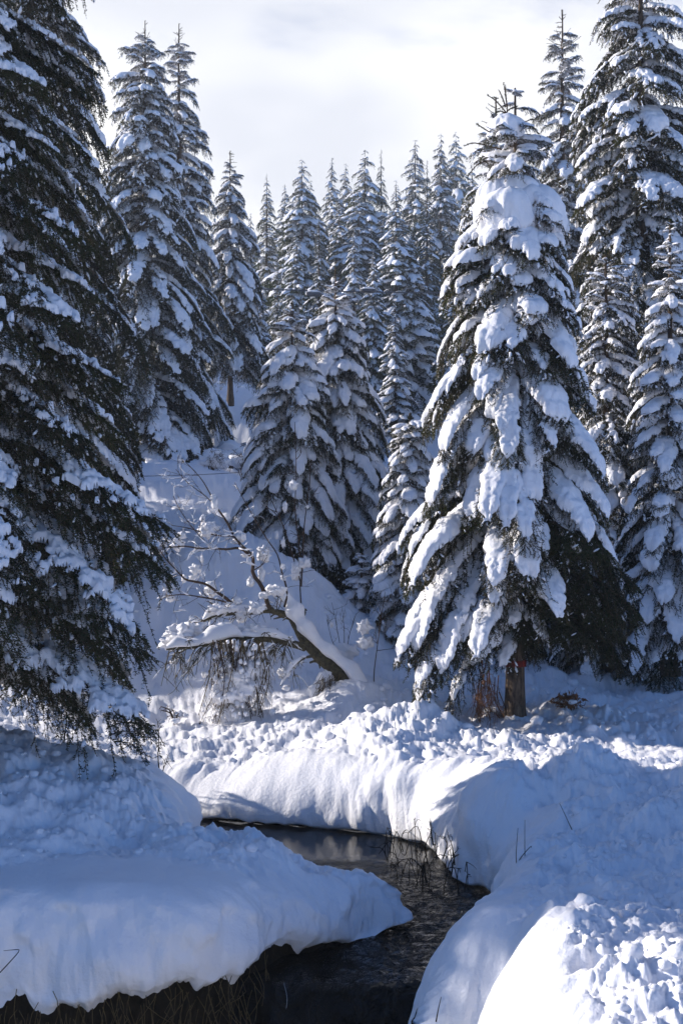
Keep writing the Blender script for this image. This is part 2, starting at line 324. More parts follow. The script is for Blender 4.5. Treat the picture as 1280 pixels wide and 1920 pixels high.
def ground():
    th = np.concatenate([np.linspace(-180, -60, 40, endpoint=False), np.linspace(-60, -21, 70, endpoint=False), np.linspace(-21, 21, 560, endpoint=False), np.linspace(21, 60, 70, endpoint=False), np.linspace(60, 180, 41)])
    rr = list(np.linspace(0.4, 3.4, 8)); r = 3.55
    while r < 170:
        rr.append(r); r += max(0.016, min(r * r / 2300 * 0.95, 0.02 * r))
    rr = np.array(rr); T, Q = np.meshgrid(np.radians(th), rr); x = (Q * np.sin(T)).ravel(); y = (Q * np.cos(T)).ravel()
    nt, nr = len(th), len(rr)
    z = base_height(x, y); rb = rubble(x, y)
    far = sstep(25, 60, Q.ravel())
    big = fbm(x * .55, y * .55, o=3) * .16 * (0.5 + rb * .5) + sstep(15.5, 18, y) * fbm(x * .9 + 3, y * .9, o=5, g=.58) * .30 + far * fbm(x * .08, y * .08, o=3) * 2.0
    big += .16 * blob(x, y, 1.35, 10.0, .3, .28) + .22 * blob(x, y, 2.2, 9.9, .42, .32) + .18 * blob(x, y, 3.15, 9.5, .3, .3) - .10 * blob(x, y, 2.75, 9.9, .22, .4) - .07 * blob(x, y, 1.75, 10.1, .16, .3)
    lx, ly = x - .5, y - 5.70; big -= .20 * np.exp(-((-.62 * lx + .78 * ly) / .085) ** 2) * sstep(.75, .2, np.abs(.78 * lx + .62 * ly)) * (x > .1)
    big += .10 * blob(x, y, .95, 5.55, .25, .25) + .06 * blob(x, y, .75, 6.35, .3, .25) + .30 * blob(x, y, .18, 14.95, .5, .5) + .25 * blob(x, y, .9, 13.1, .8, .35)
    near = (Q.ravel() < 26)
    rough = np.zeros_like(x); xn, yn, rn = x[near], y[near], rb[near]
    wx = xn + .07 * pnoise(xn * 5, yn * 5); wy = yn + .07 * pnoise(xn * 5 + 9, yn * 5)
    gate = np.clip(.75 + 1.2 * fbm(xn * .9 + 4, yn * .9, o=2), .1, 1.2)
    wx = wx + .05 * pnoise(xn * 13, yn * 13 + 3); wy = wy + .05 * pnoise(xn * 13 + 5, yn * 13)
    lm = lumps(wx / .55, wy / .55, .5) * .11 + lumps(wx / .23 + 7, wy / .23, .55) * .055 + lumps(wx / .1 + 3, wy / .1, .6) * .030
    fine = (1 - np.abs(fbm(xn * 3.4 + 8, yn * 3.4, o=5, g=.62)) * 2.2) * .10
    rough[near] = rn * gate * (lm * .72 + fine * .95) + rn * fbm(xn * 2.0, yn * 2.0, o=6, g=.62) * .28 + .012 * fbm(xn * 3, yn * 3, o=3)
    # old snow banks: the fir mound, the tree-root mound
    d = np.full(x.shape, 9.0); cx, cy = x.copy(), y.copy()
    m = (Q.ravel() < 15) & (np.abs(x) < 10)
    d[m], cx[m], cy[m] = stream_dist(x[m], y[m])
    # rolled lip of the snow along the water
    nearbank = (y < 7.0) & (x > 0.1)
    W = 0.42 + 0.22 * pnoise(cx * 1.1, cy * 1.1 + 5) + .10 * pnoise(cx * 3.1, cy * 3.1) + .10 * nearbank
    farb = sstep(9.2, 10.3, cy) * np.maximum(sstep(.3, .9, cx), sstep(10.9, 11.4, cy)); W = W + farb * (np.clip(W, .3, .7) * (1.6 + .9 * blob(cx, cy, -.7, 11.45, .6, .5)) - W)
    drip = np.abs(pnoise(cx * 1.7, cy * 1.7 + 40)) * .6 + .35 * pnoise(cx * .9, cy * .9)
    hem = (.17 * np.abs(pnoise(cx * 4.3, cy * 4.3 + 11)) + .14 * np.clip(pnoise(cx * 7.5 + 3, cy * 7.5), 0, 1) + .035 * np.abs(pnoise(cx * 22, cy * 22)))
    up = .035 + .05 * np.abs(pnoise(cx * 4, cy * 4)); near_l = sstep(8.35, 7.45, cy) * sstep(.35, .05, cx)
    zb = up + near_l * (.27 - .34 * drip - up); hem = hem * near_l
    zb = np.where(nearbank & (cx > 0.1), 0.03 - 0.75 * sstep(7.2, 6.2, cy), zb)
    nx, ny = np.where(np.abs(d) > 1e-6, (x - cx) / (d + 1e-9), 0), np.where(np.abs(d) > 1e-6, (y - cy) / (d + 1e-9), 0)
    a = np.clip(d / W, 0, 1); ph = R(-24) + (R(90) - R(-24)) * a
    bulge = 1 + .0 * a
    dd = W * (1 - np.cos(ph)) * bulge; g = np.where(ph > 0, np.abs(np.sin(ph)) ** .9, np.sin(ph) * .22)
    lip = d < W
    # face relief pushes along the outward normal
    fx, fy = cx, cy; fr = fbm(fx * 1.6 + 30, fy * 1.6, a * 1.6, o=4, g=.55) * .26 + np.abs(pnoise(fx * 1.7, fy * 1.7, a * 1.1)) * -.24 + .05 + fbm(fx * 6, fy * 6, a * 5, o=4, g=.6) * .08 + lumps(fx * 5 + a * 2.0, a * 4.5 + fy * 3, .5) * .05 * (cy < 7.9)
    fr = fr - np.where(nearbank, .22 * np.exp(-((cy - 5.72) / .07) ** 2), 0); fade = np.sin(np.clip(a, 0, 1) * math.pi) ** .7
    smoothmound = blob(cx, cy, -.75, 11.45, .7, .6); dd = dd - fr * fade * (np.where(nearbank, .45, .8) * (1 - farb) + .55 * farb) * (1 - .7 * smoothmound)
    px = np.where(lip, cx + nx * dd, x); py = np.where(lip, cy + ny * dd, y); 
    ztop = z + big + rough * np.where(lip, a ** 2.2, 1); ta = np.clip(ztop, zb + .05, None)
    pz = np.where(lip, zb + (ta - zb) * g - hem * (1 - a) ** 5, ztop)
    keep = d > 0
    gz = np.where(keep, pz, zb)
    px = np.where(keep, px, cx + 0 * nx); py = np.where(keep, py, cy)
    dd0 = (W * (1 - math.cos(R(-24)))); gz = np.where(keep, gz, zb + (ta - zb) * math.sin(R(-24)) * .22 - hem)
    # vertices just inside the water collapse on the lip's lower edge
    inx, iny = np.where(keep, 0, 1), 0
    nlen = np.hypot(x - cx, y - cy) + 1e-9
    px = np.where(keep, px, cx - (x - cx) / nlen * dd0); py = np.where(keep, py, cy - (y - cy) / nlen * dd0)
    V = np.stack([px, py, gz], 1)
    i, j = np.meshgrid(np.arange(nr - 1), np.arange(nt - 1), indexing='ij')
    Fq = np.stack([i * nt + j, i * nt + j + 1, (i + 1) * nt + j + 1, (i + 1) * nt + j], -1).reshape(-1, 4)
    Fq = Fq[keep[Fq].any(1)]
    used = np.zeros(len(V), bool); used[Fq] = True; idx = np.cumsum(used) - 1
    me = mesh_np('snow_ground', V[used], [idx[Fq][:, ::-1]], [M_GROUND])
    o = link('snow_ground', me, kind='structure'); o['label'] = 'snow covered ground rising to a wooded hillside'
    return o
ground()

def water_sheet():
    ys = np.concatenate([np.linspace(-6, 6.2, 14, endpoint=False), np.linspace(6.2, 9.8, 150, endpoint=False), np.linspace(9.8, 13, 30)])
    xs = np.concatenate([np.linspace(-9, -1.6, 16, endpoint=False), np.linspace(-1.6, 1.6, 110, endpoint=False), np.linspace(1.6, 2.2, 3)])
    X, Y = np.meshgrid(xs, ys); fall = 7.42 + .10 * pnoise(X * 1.7, X * 0 + 3) + .05 * pnoise(X * 6, X * 0 + 8)
    t = np.clip((fall - Y) / .32, 0, 1); Z = -.78 * t ** 1.7
    Z += (.05 * fbm(X * 3.5 + .6 * pnoise(X * 2, Y * 2), Y * 2.2, o=4, g=.6)) * sstep(10.3, 9.2, Y) * sstep(6.0, 7.0, Y) + .035 * pnoise(X * 9, Y * .4) * (t > 0) * (t < 1)
    V = np.stack([X, Y, Z], -1).reshape(-1, 3); nx = len(xs); i, j = np.meshgrid(np.arange(len(ys) - 1), np.arange(nx - 1), indexing='ij')
    Fq = np.stack([i * nx + j, i * nx + j + 1, (i + 1) * nx + j + 1, (i + 1) * nx + j], -1).reshape(-1, 4)
    o = link('stream_water', mesh_np('stream_water', V, [Fq], [M_WATER]), kind='structure'); o['label'] = 'dark stream running past snow banks to a low fall'
water_sheet()
def earth_bank():
    P = POLY; n = len(P); T = np.roll(P, -1, 0) - np.roll(P, 1, 0); T /= np.linalg.norm(T, axis=1)[:, None]
    nrm = np.stack([T[:, 1], -T[:, 0]], 1); tst = P + nrm * .05; s = np.where(stream_dist(tst[:, 0], tst[:, 1])[0] > 0, 1, -1); nrm *= s[:, None]
    # resample finely
    Q = np.vstack([P, P[:1]]); seg = np.r_[0, np.cumsum(np.linalg.norm(np.diff(Q, axis=0), axis=1))]; s2 = np.arange(0, seg[-1], .05)
    xs, ys = np.interp(s2, seg, Q[:, 0]), np.interp(s2, seg, Q[:, 1]); nn = np.vstack([nrm, nrm[:1]]); ax, ay = np.interp(s2, seg, nn[:, 0]), np.interp(s2, seg, nn[:, 1])
    ok = (ys > 2) & (xs > -8); rows = []
    topz = np.minimum(.32, base_height(xs + ax * .2, ys + ay * .2) - .28); topz = np.where(ys > 8.4, .03, topz)
    for k in range(12):
        z = topz + (-.95 - topz) * k / 11
        off = .17 - .10 * (k / 11) + .07 * fbm(xs * 5, ys * 5, xs * 0 + k * .6, o=3); rows.append(np.stack([xs + ax * off, ys + ay * off, xs * 0 + z], 1))
    V = np.concatenate(rows); m = len(xs); i, j = np.meshgrid(np.arange(11), np.arange(m - 1), indexing='ij'); i, j = i[:, ok[:-1]], j[:, ok[:-1]]
    Fq = np.stack([i * m + j, i * m + j + 1, (i + 1) * m + j + 1, (i + 1) * m + j], -1).reshape(-1, 4)
    link('earth_bank', mesh_np('earth_bank', V, [Fq], [M_EARTH]), kind='structure')
earth_bank()
# ------------------------------------------------------------------ conifer branches
def make_branch(seed, L, W, p0, p1, arch, T, th, amp, nt, nstep, nlen, nwid, flecks, hang=.16, snow_res=(34, 18), cov=.95, fq=5.5):
    """one drooping conifer branch along +x: foliage (wood 1, needles 0) and the snow lying on it. Returns foliage MB, snow MB, reach, drop"""
    g = np.random.default_rng(seed); sd = seed * 3.17
    n = 24; u = np.linspace(0, 1, n); pit = np.radians(p0 + (p1 - p0) * u ** 1.1); ds = L / (n - 1)
    yaw = .16 * np.array(pnoise(u * 2 + sd, u * 0 + sd)); ax = np.zeros((n, 3))
    ax[1:, 0] = np.cumsum(np.cos(pit[1:]) * np.cos(yaw[1:]) * ds); ax[1:, 1] = np.cumsum(np.cos(pit[1:]) * np.sin(yaw[1:]) * ds); ax[1:, 2] = np.cumsum(np.sin(pit[1:]) * ds)
    tan = np.gradient(ax, axis=0); tan /= np.linalg.norm(tan, axis=1)[:, None]
    side = np.cross(tan, [0, 0, 1.0]); side /= np.linalg.norm(side, axis=1)[:, None]; up = np.cross(side, tan)
    wid = W * np.interp(u, [0, .12, .4, .7, .9, 1], [.15, .5, 1, .92, .55, .2]); wid = wid * (1 + .25 * pnoise(u * 5 + sd, u * 0 + 2 + sd))
    def at_u(q, A): return np.stack([np.interp(q, u, A[:, k]) for k in range(3)], -1)
    fol = MB()
    fol.tube(ax, np.interp(u, [0, 1], [.016 * L + .004, .004]), 5, 1, cap=False)
    P, Dr, Ln = [], [], []                                       # twig polylines: start, direction, length
    tw = []
    for k in range(nt):
        q = .06 + .94 * (k + .5 * g.random()) / nt; s = 1 if k % 2 else -1
        b, t, sdv, upv = at_u(q, ax), at_u(q, tan), at_u(q, side), at_u(q, up); w = float(np.interp(q, u, wid)) * g.uniform(.75, 1.15)
        a = R(g.uniform(38, 62)); d0 = t * math.cos(a) + s * sdv * math.sin(a) + upv * g.uniform(-.1, .12); m = 6; qq = np.linspace(0, 1, m)[:, None]; ln = w / math.sin(a) * .95
        pl = b + d0 * ln * qq - np.array([0, 0, 1.0]) * arch * (ln * qq) ** 2 / max(W, .1); tw.append((pl, ln, 1.0))
        for h in range(max(2, int(ln / .052))):                   # side shoots along the twig, in the fan's plane and a little below it
            f = (h + g.uniform(.3, 1)) / max(2, int(ln / .052)); c = np.array([np.interp(min(f, 1) * (m - 1), np.arange(m), pl[:, j]) for j in range(3)])
            fw = pl[-1] - pl[-2]; fw /= np.linalg.norm(fw) + 1e-9; lt = np.cross(fw, upv) * (1 if h % 2 else -1)
            d1 = fw * g.uniform(.5, 1.0) + lt * g.uniform(.5, .95) - np.array([0, 0, g.uniform(.0, .65)]) + g.normal(size=3) * .12; d1 /= np.linalg.norm(d1); l2 = hang * g.uniform(.45, 1.05)
            tw.append((c + d1 * l2 * np.linspace(0, 1, 3)[:, None], l2, .8))
    for h in range(nt // 2):                                      # sprays under the axis
        q = g.uniform(.2, 1); b, t = at_u(q, ax), at_u(q, tan); d1 = t * g.uniform(.6, 1.2) + g.normal(size=3) * .45 - np.array([0, 0, .55]); d1 /= np.linalg.norm(d1); l2 = hang * g.uniform(.8, 1.5)
        tw.append((b + d1 * l2 * np.linspace(0, 1, 4)[:, None], l2, .8))
    NP, ND, NS, NL = [], [], [], []
    for pl, ln, k in tw:
        m = max(3, int(ln / nstep)); f = np.linspace(0.02, 1.0, m); pts = np.stack([np.interp(f * (len(pl) - 1), np.arange(len(pl)), pl[:, j]) for j in range(3)], -1)
        d = (pl[-1] - pl[0]) / (np.linalg.norm(pl[-1] - pl[0]) + 1e-9); sv2 = np.cross(d, [0, 0, 1.0]); sv2 /= np.linalg.norm(sv2) + 1e-9; uv = np.cross(sv2, d)
        for rep in range(2):
            ang = g.uniform(-.5, 1.2, m) * 1.0; sg = np.where(np.arange(m) % 2 ^ rep, 1, -1); lat = sv2 * (sg * np.cos(ang))[:, None] + uv * (np.sin(ang) * .8)[:, None]
            dr = d * g.uniform(.35, .9, m)[:, None] + lat; dr /= np.linalg.norm(dr, axis=1)[:, None]
            NP.append(pts + g.normal(size=(m, 3)) * .004); ND.append(dr); NS.append(np.cross(dr, g.normal(size=(m, 3)))); NL.append(nlen * g.uniform(.65, 1.25, m) * (1 - .35 * f ** 3))
        fol.tube(pl[[0, len(pl) // 2, -1]], [.0045, .0035, .002], 3, 1, cap=False)
    NP, ND, NS, NL = np.concatenate(NP), np.concatenate(ND), np.concatenate(NS), np.concatenate(NL); NS /= np.linalg.norm(NS, axis=1)[:, None] + 1e-9
    m = len(NP); V = np.stack([NP - NS * nwid * .5, NP + NS * nwid * .5, NP + ND * NL[:, None]], 1).reshape(-1, 3); fol.add(V, np.arange(3 * m).reshape(-1, 3), 0)
    # snow lying over the fan of twigs
    sn = MB(); nu, nv = snow_res; uu = np.linspace(.03, 1.02, nu); vv = np.linspace(-1, 1, nv); U, Vv = np.meshgrid(uu, vv, indexing='ij')
    b, sdv, upv = at_u(np.clip(U, 0, 1), ax), at_u(np.clip(U, 0, 1), side), at_u(np.clip(U, 0, 1), up); w = np.interp(U, u, wid) * cov
    lat = Vv * w; base = b + sdv * lat[..., None]; base[..., 2] -= arch * lat ** 2 / max(W, .1)
    base[..., 0] += .35 * np.abs(lat) 
    mask = (1 - np.abs(Vv) ** 2.2) * sstep(0, .16, U) * sstep(1.02, .86, U) + amp * fbm(base[..., 0] * fq + sd, base[..., 1] * fq - sd, base[..., 2] * fq, o=4, g=.62) * 1.25 + amp * .45 * pnoise(base[..., 0] * fq * .38 - sd, base[..., 1] * fq * .38 + sd, base[..., 2] * fq * .38) - th
    t = T * np.sqrt(np.clip(mask, 0, None)) * (1.0 + .35 * pnoise(base[..., 0] * 3 - sd, base[..., 1] * 3)); upd = upv * .65 + np.array([0, 0, .45]); upd = upd + sdv * (Vv * .45)[..., None]
    lump_n = 1 + .16 * pnoise(base[..., 0] * 6 + sd, base[..., 1] * 6, base[..., 2] * 6)
    top = base + upd * (t * lump_n)[..., None]; bot = base - upd * (t * .15 + .002)[..., None]
    i, j = np.meshgrid(np.arange(nu - 1), np.arange(nv - 1), indexing='ij'); Fq = np.stack([i * nv + j, i * nv + j + 1, (i + 1) * nv + j + 1, (i + 1) * nv + j], -1).reshape(-1, 4)
    ok = (mask.ravel()[Fq] > 0).sum(1) > 1; Fq = Fq[ok]
    def packed(VV, FF):
        us = np.unique(FF); ix = np.zeros(len(VV), int); ix[us] = np.arange(len(us)); return VV[us], ix[FF]
    if len(Fq):
        sn.add(*packed(top.reshape(-1, 3), Fq[:, ::-1])); sn.add(*packed(bot.reshape(-1, 3), Fq))
    for k in range(int(flecks * 1.2)):                            # ridges and bits of snow caught along single twigs
        pl, ln, _ = tw[g.integers(len(tw))]; f = g.uniform(.2, .95); c = pl[0] + (pl[-1] - pl[0]) * f; dv = pl[-1] - pl[0]; dv = dv / (np.linalg.norm(dv) + 1e-9)
        r = .006 + .018 * g.random() ** 2.4; l = r * g.uniform(1.0, 3.4); s2 = np.cross(dv, [0, 0, 1.0]); s2 /= np.linalg.norm(s2) + 1e-9; u2 = np.cross(s2, dv)
        V, Fc = ICO[0]; V = V * (1 + .3 * g.normal(size=(len(V), 1))); sn.add(c + dv * V[:, :1] * l + s2 * V[:, 1:2] * r * 1.1 + u2 * V[:, 2:3] * r * .8 + [0, 0, r * .45], Fc)
    return fol, sn, float(ax[:, 0].max()), float(-ax[:, 2].min())
KIT = {}
def kit(style, cls, specs):
    out = []
    for k, sp in enumerate(specs):
        f, s, reach, drop = make_branch(**sp)
        out.append((f.mesh('branch', [M_NEEDLE, M_BARK]), s.mesh('snow', [M_SNOW]) if s.n else None, reach, drop, sp['L']))
    KIT[style, cls] = out
def build_kits():
    # heavy: thick tongues beside nearly bare sprays. laden: broken pads. dark: long dark sprays with patchy snow
    for style, T, ths, amp, fl, fq in (('heavy', .115, (.08, .2, .12, .7, .28, .5), .72, 50, 6.0), ('laden', .085, (.28, .5, .36, .75, .3, 1.1), 1.05, 70, 7.5), ('dark', .07, (.45, .7, .55, .95, .6, 1.4), 1.2, 40, 6.5)):
        q = 0 if style == 'heavy' else 100 if style == 'laden' else 200
        kit(style, 'up', [dict(seed=q + k, L=.62, W=.17, p0=28 - 8 * k, p1=-8 - 12 * k, arch=.5, T=T * .55, th=ths[k] + .12, amp=amp, nt=22, nstep=.013, nlen=.03, nwid=.009, flecks=fl // 2, hang=.07, snow_res=(26, 14), fq=fq) for k in range(4)])
        kit(style, 'mid', [dict(seed=q + 10 + k, L=1.0, W=.23, p0=14 - 5 * k, p1=-45 - 5 * k, arch=.8, T=T * .85, th=ths[k], amp=amp, nt=32, nstep=.014, nlen=.03, nwid=.012, flecks=fl, hang=.085, snow_res=(50, 24), cov=.86, fq=fq) for k in range(6)])
        kit(style, 'low', [dict(seed=q + 20 + k, L=1.6, W=.28, p0=-4 - 5 * k, p1=-62 - 3 * k, arch=.9, T=T, th=ths[k], amp=amp, nt=48, nstep=.014, nlen=.032, nwid=.012, flecks=int(fl * 1.4), hang=.10, snow_res=(72, 28), cov=.82, fq=fq) for k in range(6)])
        if style == 'heavy': kit(style, 'long', [dict(seed=q + 30 + k, L=2.3, W=.29, p0=0 - 5 * k, p1=-64 - 3 * k, arch=1.0, T=.115, th=ths[k], amp=amp, nt=66, nstep=.014, nlen=.034, nwid=.012, flecks=80, hang=.11, snow_res=(96, 26), cov=.84, fq=fq) for k in range(6)])
        else: kit(style, 'long', [dict(seed=q + 30 + k, L=2.5, W=.42, p0=0 - 5 * k, p1=-58 - 3 * k, arch=.8, T=T * 1.15, th=ths[k] + .05, amp=amp * 1.05, nt=64, nstep=.018, nlen=.04, nwid=.014, flecks=int(fl * 1.8), hang=.13, snow_res=(80, 32), cov=.85, fq=fq * .75) for k in range(6)])
    kit('heavy', 'bare', [dict(seed=60 + k, L=1.7, W=.38, p0=-2 - 8 * k, p1=-38 - 9 * k, arch=.6, T=.03, th=2.2, amp=amp, nt=50, nstep=.012, nlen=.034, nwid=.012, flecks=8, hang=.13) for k in range(3)])
    kit('fir', 'up', [dict(seed=300 + k, L=.8, W=.2, p0=15 - 8 * k, p1=-20 - 12 * k, arch=.5, T=.05, th=.3, amp=.9, nt=26, nstep=.012, nlen=.03, nwid=.007, flecks=20, hang=.08, snow_res=(26, 14)) for k in range(3)])
    kit('fir', 'mid', [dict(seed=310 + k, L=2.2, W=.50, p0=4 - 5 * k, p1=-50 - 4 * k, arch=.7, T=.10, th=(.25, .65, .4, .9, .5, 1.2)[k], amp=1.2, nt=60, nstep=.018, nlen=.036, nwid=.014, fq=8.0, flecks=70, hang=.11, snow_res=(88, 46)) for k in range(6)])
    kit('fir', 'low', [dict(seed=320 + k, L=2.7, W=.56, p0=-4 - 4 * k, p1=-58 + 5 * k, arch=.7, T=.10, th=(.3, .7, .45, 1.1, .6, .9)[k], amp=1.2, nt=70, nstep=.018, nlen=.036, nwid=.014, fq=8.0, flecks=70, hang=.115, snow_res=(100, 50)) for k in range(6)])
build_kits()

def trunk_mesh(h, r0, seed, r1=.012, lean=0.0, z0=-.35):
    g = np.random.default_rng(seed); n = 26; z = np.concatenate([np.linspace(z0, .5, 6, endpoint=False), np.linspace(.5, h, n - 6)]); f = np.clip(z / h, 0, 1)
    P = np.stack([lean * f + .02 * pnoise(f * 4 + seed, f * 0), .02 * pnoise(f * 4 - seed, f * 0 + 3), z], 1); rad = r0 + (r1 - r0) * f ** .85 + r0 * .35 * np.exp(-np.clip(z + .1, 0, None) * 6)
    V, Fq = tube(P, rad, 14); k = 1 + .07 * pnoise(V[:, 0] / r0 * 2.5, V[:, 1] / r0 * 2.5, V[:, 2] * 1.5); c = np.repeat(P, 14, 0); V = c + (V - c) * k[:, None]
    b = MB(); b.add(V, Fq); return b.mesh('trunk', [M_BARK])
def leader(h, size, seed, n=16, style=0):
    """the bare or thinly needled top shoot"""
    g = np.random.default_rng(seed); b = MB(); b.tube([(0, 0, h - size * .9), (0.01, 0, h - size * .4), (g.uniform(-.03, .03) * size, 0, h)], [.016, .012, .005], 5, 1)
    tw = []
    for k in range(n):
        z = h - size * g.uniform(.0, .95); a = g.uniform(0, 6.28); l = (.08 + .55 * (h - z) / size) * size * g.uniform(.5, .9)
        p = np.array([[0, 0, z], [math.cos(a) * l * .5, math.sin(a) * l * .5, z + l * .16], [math.cos(a) * l, math.sin(a) * l, z + l * g.uniform(.2, .55)]]); b.tube(p, [.008, .007, .004], 4, 1); tw.append(p)
    tw.append(np.array([[0, 0, h - size * .5], [0, 0, h - size * .2], [0, 0, h]]))
    for p in tw:
        m = 26; f = g.random(m); c = np.stack([np.interp(f * 2, [0, 1, 2], p[:, j]) for j in range(3)], 1); d = g.normal(size=(m, 3)); d += (p[-1] - p[0]) / (np.linalg.norm(p[-1] - p[0]) + 1e-9) * 1.2; d /= np.linalg.norm(d, axis=1)[:, None]
        s = np.cross(d, g.normal(size=(m, 3))); s /= np.linalg.norm(s, axis=1)[:, None]; b.add(np.stack([c - s * .004, c + s * .004, c + d * .035], 1).reshape(-1, 3), np.arange(3 * m).reshape(-1, 3), 0)
    return b.mesh('leader', [M_NEEDLE, M_TWIG])
def conifer(name, label, X, d, ytop, ybase, prof, style, seed, h0=.05, nb=200, group=None, trunk_r=None, droop=1.0, lead=.6, spread=.5, x0=None, cat='tree', skip=None, tier=.34, floor=lambda c, s: .02, bare=None):
    """prof: [(photo row, half width left px, half width right px)] along the crown; branches are separate parts"""
    g = np.random.default_rng(seed); x, _, zt = at(X, ytop, d); x = x if x0 is None else x0; zb = ground_z(x, d) if ybase is None else at(X, ybase, d)[2]
    h = zt - zb; root = thing(name, label, cat, (x, d, zb), 0, group)
    r0 = trunk_r or h * .018; link('trunk', trunk_mesh(h, r0, seed), root)
    if lead: link('leader', leader(h, lead, seed), root)
    pz = np.array([(CZ - (p[0] - HY) / F * d) - zb for p in prof][::-1]); pl = np.array([p[1] / F * d for p in prof][::-1]); pr = np.array([p[2] / F * d for p in prof][::-1])
    lo, hi = h * h0, h - (lead or .1) * .55
    # whorls: dense towards the top
    zs = []; z = lo
    while z < hi: zs.append(z); z += tier * (.55 + .45 * (1 - (z - lo) / (hi - lo)))* (h / 8) ** .35
    per = max(3.5, nb / len(zs)); k = 0; ga = g.uniform(0, 6.28)
    for z in zs:
        fr = (z - lo) / (hi - lo); n = int(per * (1.15 - .3 * fr) + g.random())
        for q in range(n):
            ga += 2.399963 + g.normal() * .18; zz = z + g.uniform(-.5, .5) * tier; cz = min(max(zz, lo * .9), hi)
            c, s = math.cos(ga), math.sin(ga)
            if skip and skip(ga, fr, c, s): continue
            def rad(w):
                a, b = np.interp(w, pz, pl), np.interp(w, pz, pr); return float(b * (1 + c) / 2 + a * (1 - c) / 2)
            rr = rad(cz); rr = rad(max(cz - .55 * rr * droop, pz[0])) * (1.06 + .22 * float(pnoise(cz * 1.6 + seed, c * 1.3, s * 1.3))) * g.uniform(1 - spread * .45, 1 + spread * .16)
            cls = 'up' if fr > .90 or rr < .38 else 'low' if (fr < .55 and rr > .8) else 'mid'
            if (style, 'long') in KIT and rr > (1.0 if style == 'heavy' else 1.35) and cls != 'up': cls = 'long'
            if style == 'fir' and cls != 'up' and rr < 1.0: st, cl = 'dark', 'mid'
            else: st, cl = style, cls
            pick = KIT[st, cl]
            if bare and bare(fr, c): pick = KIT['heavy', 'bare']
            elif st == 'heavy' and cl == 'low' and g.random() < .07: pick = KIT['heavy', 'bare']
            mf, ms, reach, drop, L = pick[g.integers(len(pick))]; sc = max(rr, .12) / reach
            if cz - drop * sc < floor(c, s) : continue
            fo = link('branch', mf, root, (0, 0, cz), ga, sc)
            if ms is not None: link('snow', ms, fo, kind='stuff')
            k += 1
    return root, h, zb, g

# ------------------------------------------------------------------ the trees one by one
main, mh, mzb, _ = conifer('fir_tree', 'snow laden fir with a red paint ring round its bare lower trunk', 965, 14.0, 165, 1352,
    [(160, 4, 4), (230, 40, 45), (320, 75, 60), (340, 60, 60), (420, 80, 78), (470, 112, 95), (480, 115, 100), (560, 125, 112), (640, 145, 120), (700, 158, 130), (800, 152, 162), (920, 185, 168), (1030, 205, 180), (1100, 192, 200), (1180, 205, 250), (1240, 195, 150), (1320, 185, 30)],
    'heavy', 11, h0=.12, nb=330, trunk_r=.135, lead=0, spread=.55, tier=.26,
    skip=lambda a, fr, c, s: .815 < fr < .872 or .935 < fr < .97, floor=lambda c, s: 1.02 if c > -.5 and s < .9 else (.12 if s < .3 else .6), bare=lambda fr, c: fr < .26 and c > .3)

_g2 = np.random.default_rng(17)
for _k, (_a, _z, _r) in enumerate([(-1.9, 1.75, .62), (-1.2, 1.85, .7), (-1.55, 2.1, .8), (-.7, 1.7, .9), (-2.3, 1.9, .8), (-1.0, 1.5, .55), (-1.75, 1.45, .42), (-.3, 1.6, 1.15), (.1, 1.75, 1.35), (-.05, 1.5, 1.5), (-.5, 2.2, 1.1), (-1.4, 2.45, .85), (-2.0, 2.5, .9), (1.2, 1.6, 1.0), (2.0, 1.6, .9), (-1.57, 1.22, .42), (-1.1, 1.12, .5), (-2.05, 1.15, .5), (-.6, 1.25, .7), (-1.35, 1.4, .5), (-1.8, 1.55, .6), (-.85, 1.35, .75), (-2.5, 1.3, .8)]):
    _kit = KIT['heavy', 'bare'] if _k in (3, 7, 8, 9, 13, 14, 15, 16, 18, 19, 21) else KIT['heavy', 'mid']; _f, _s, _re, _dr, _L = _kit[_k % len(_kit)]
    _o = link('branch', _f, main, (0, 0, _z), _a, _r / _re)
    if _s is not None: link('snow', _s, _o, kind='stuff')
def cone(y0, y1, w, wr=None, p=.85, top=3):
    """rows and half widths of a plain spire from row y0 (top) to y1 (skirt)"""
    wr = wr or w
    return [(y0 + (y1 - y0) * f, top + w * f ** p, top + wr * f ** p) for f in np.linspace(0, 1, 9)]
T1 = conifer
# close dark fir at the picture's left side, taller than the frame, and its neighbour behind
T1('fir_tree', 'towering dark fir on the stream bank, broken snow patches on long hanging boughs', -120, 10.3, -1500, 1405,
   [(-1500, 5, 5), (-900, 130, 130), (-300, 230, 235), (0, 280, 262), (300, 320, 290), (700, 350, 325), (1000, 390, 378), (1200, 420, 410), (1320, 440, 455), (1400, 440, 380)],
   'fir', 21, h0=.022, nb=298, trunk_r=.30, lead=.8, spread=.55, tier=.36, floor=lambda c, s: .12 if s < .2 else -.1)
T1('fir_tree', 'tall dense fir partly hidden behind the dark stream-bank fir', 55, 19.0, -420, 1290,
   [(-420, 4, 4), (-200, 60, 60), (0, 100, 105), (200, 140, 140), (500, 190, 180), (800, 230, 215), (1100, 260, 240), (1300, 270, 230)],
   'dark', 22, h0=.04, nb=290, trunk_r=.26, lead=.8, tier=.40, spread=.6)
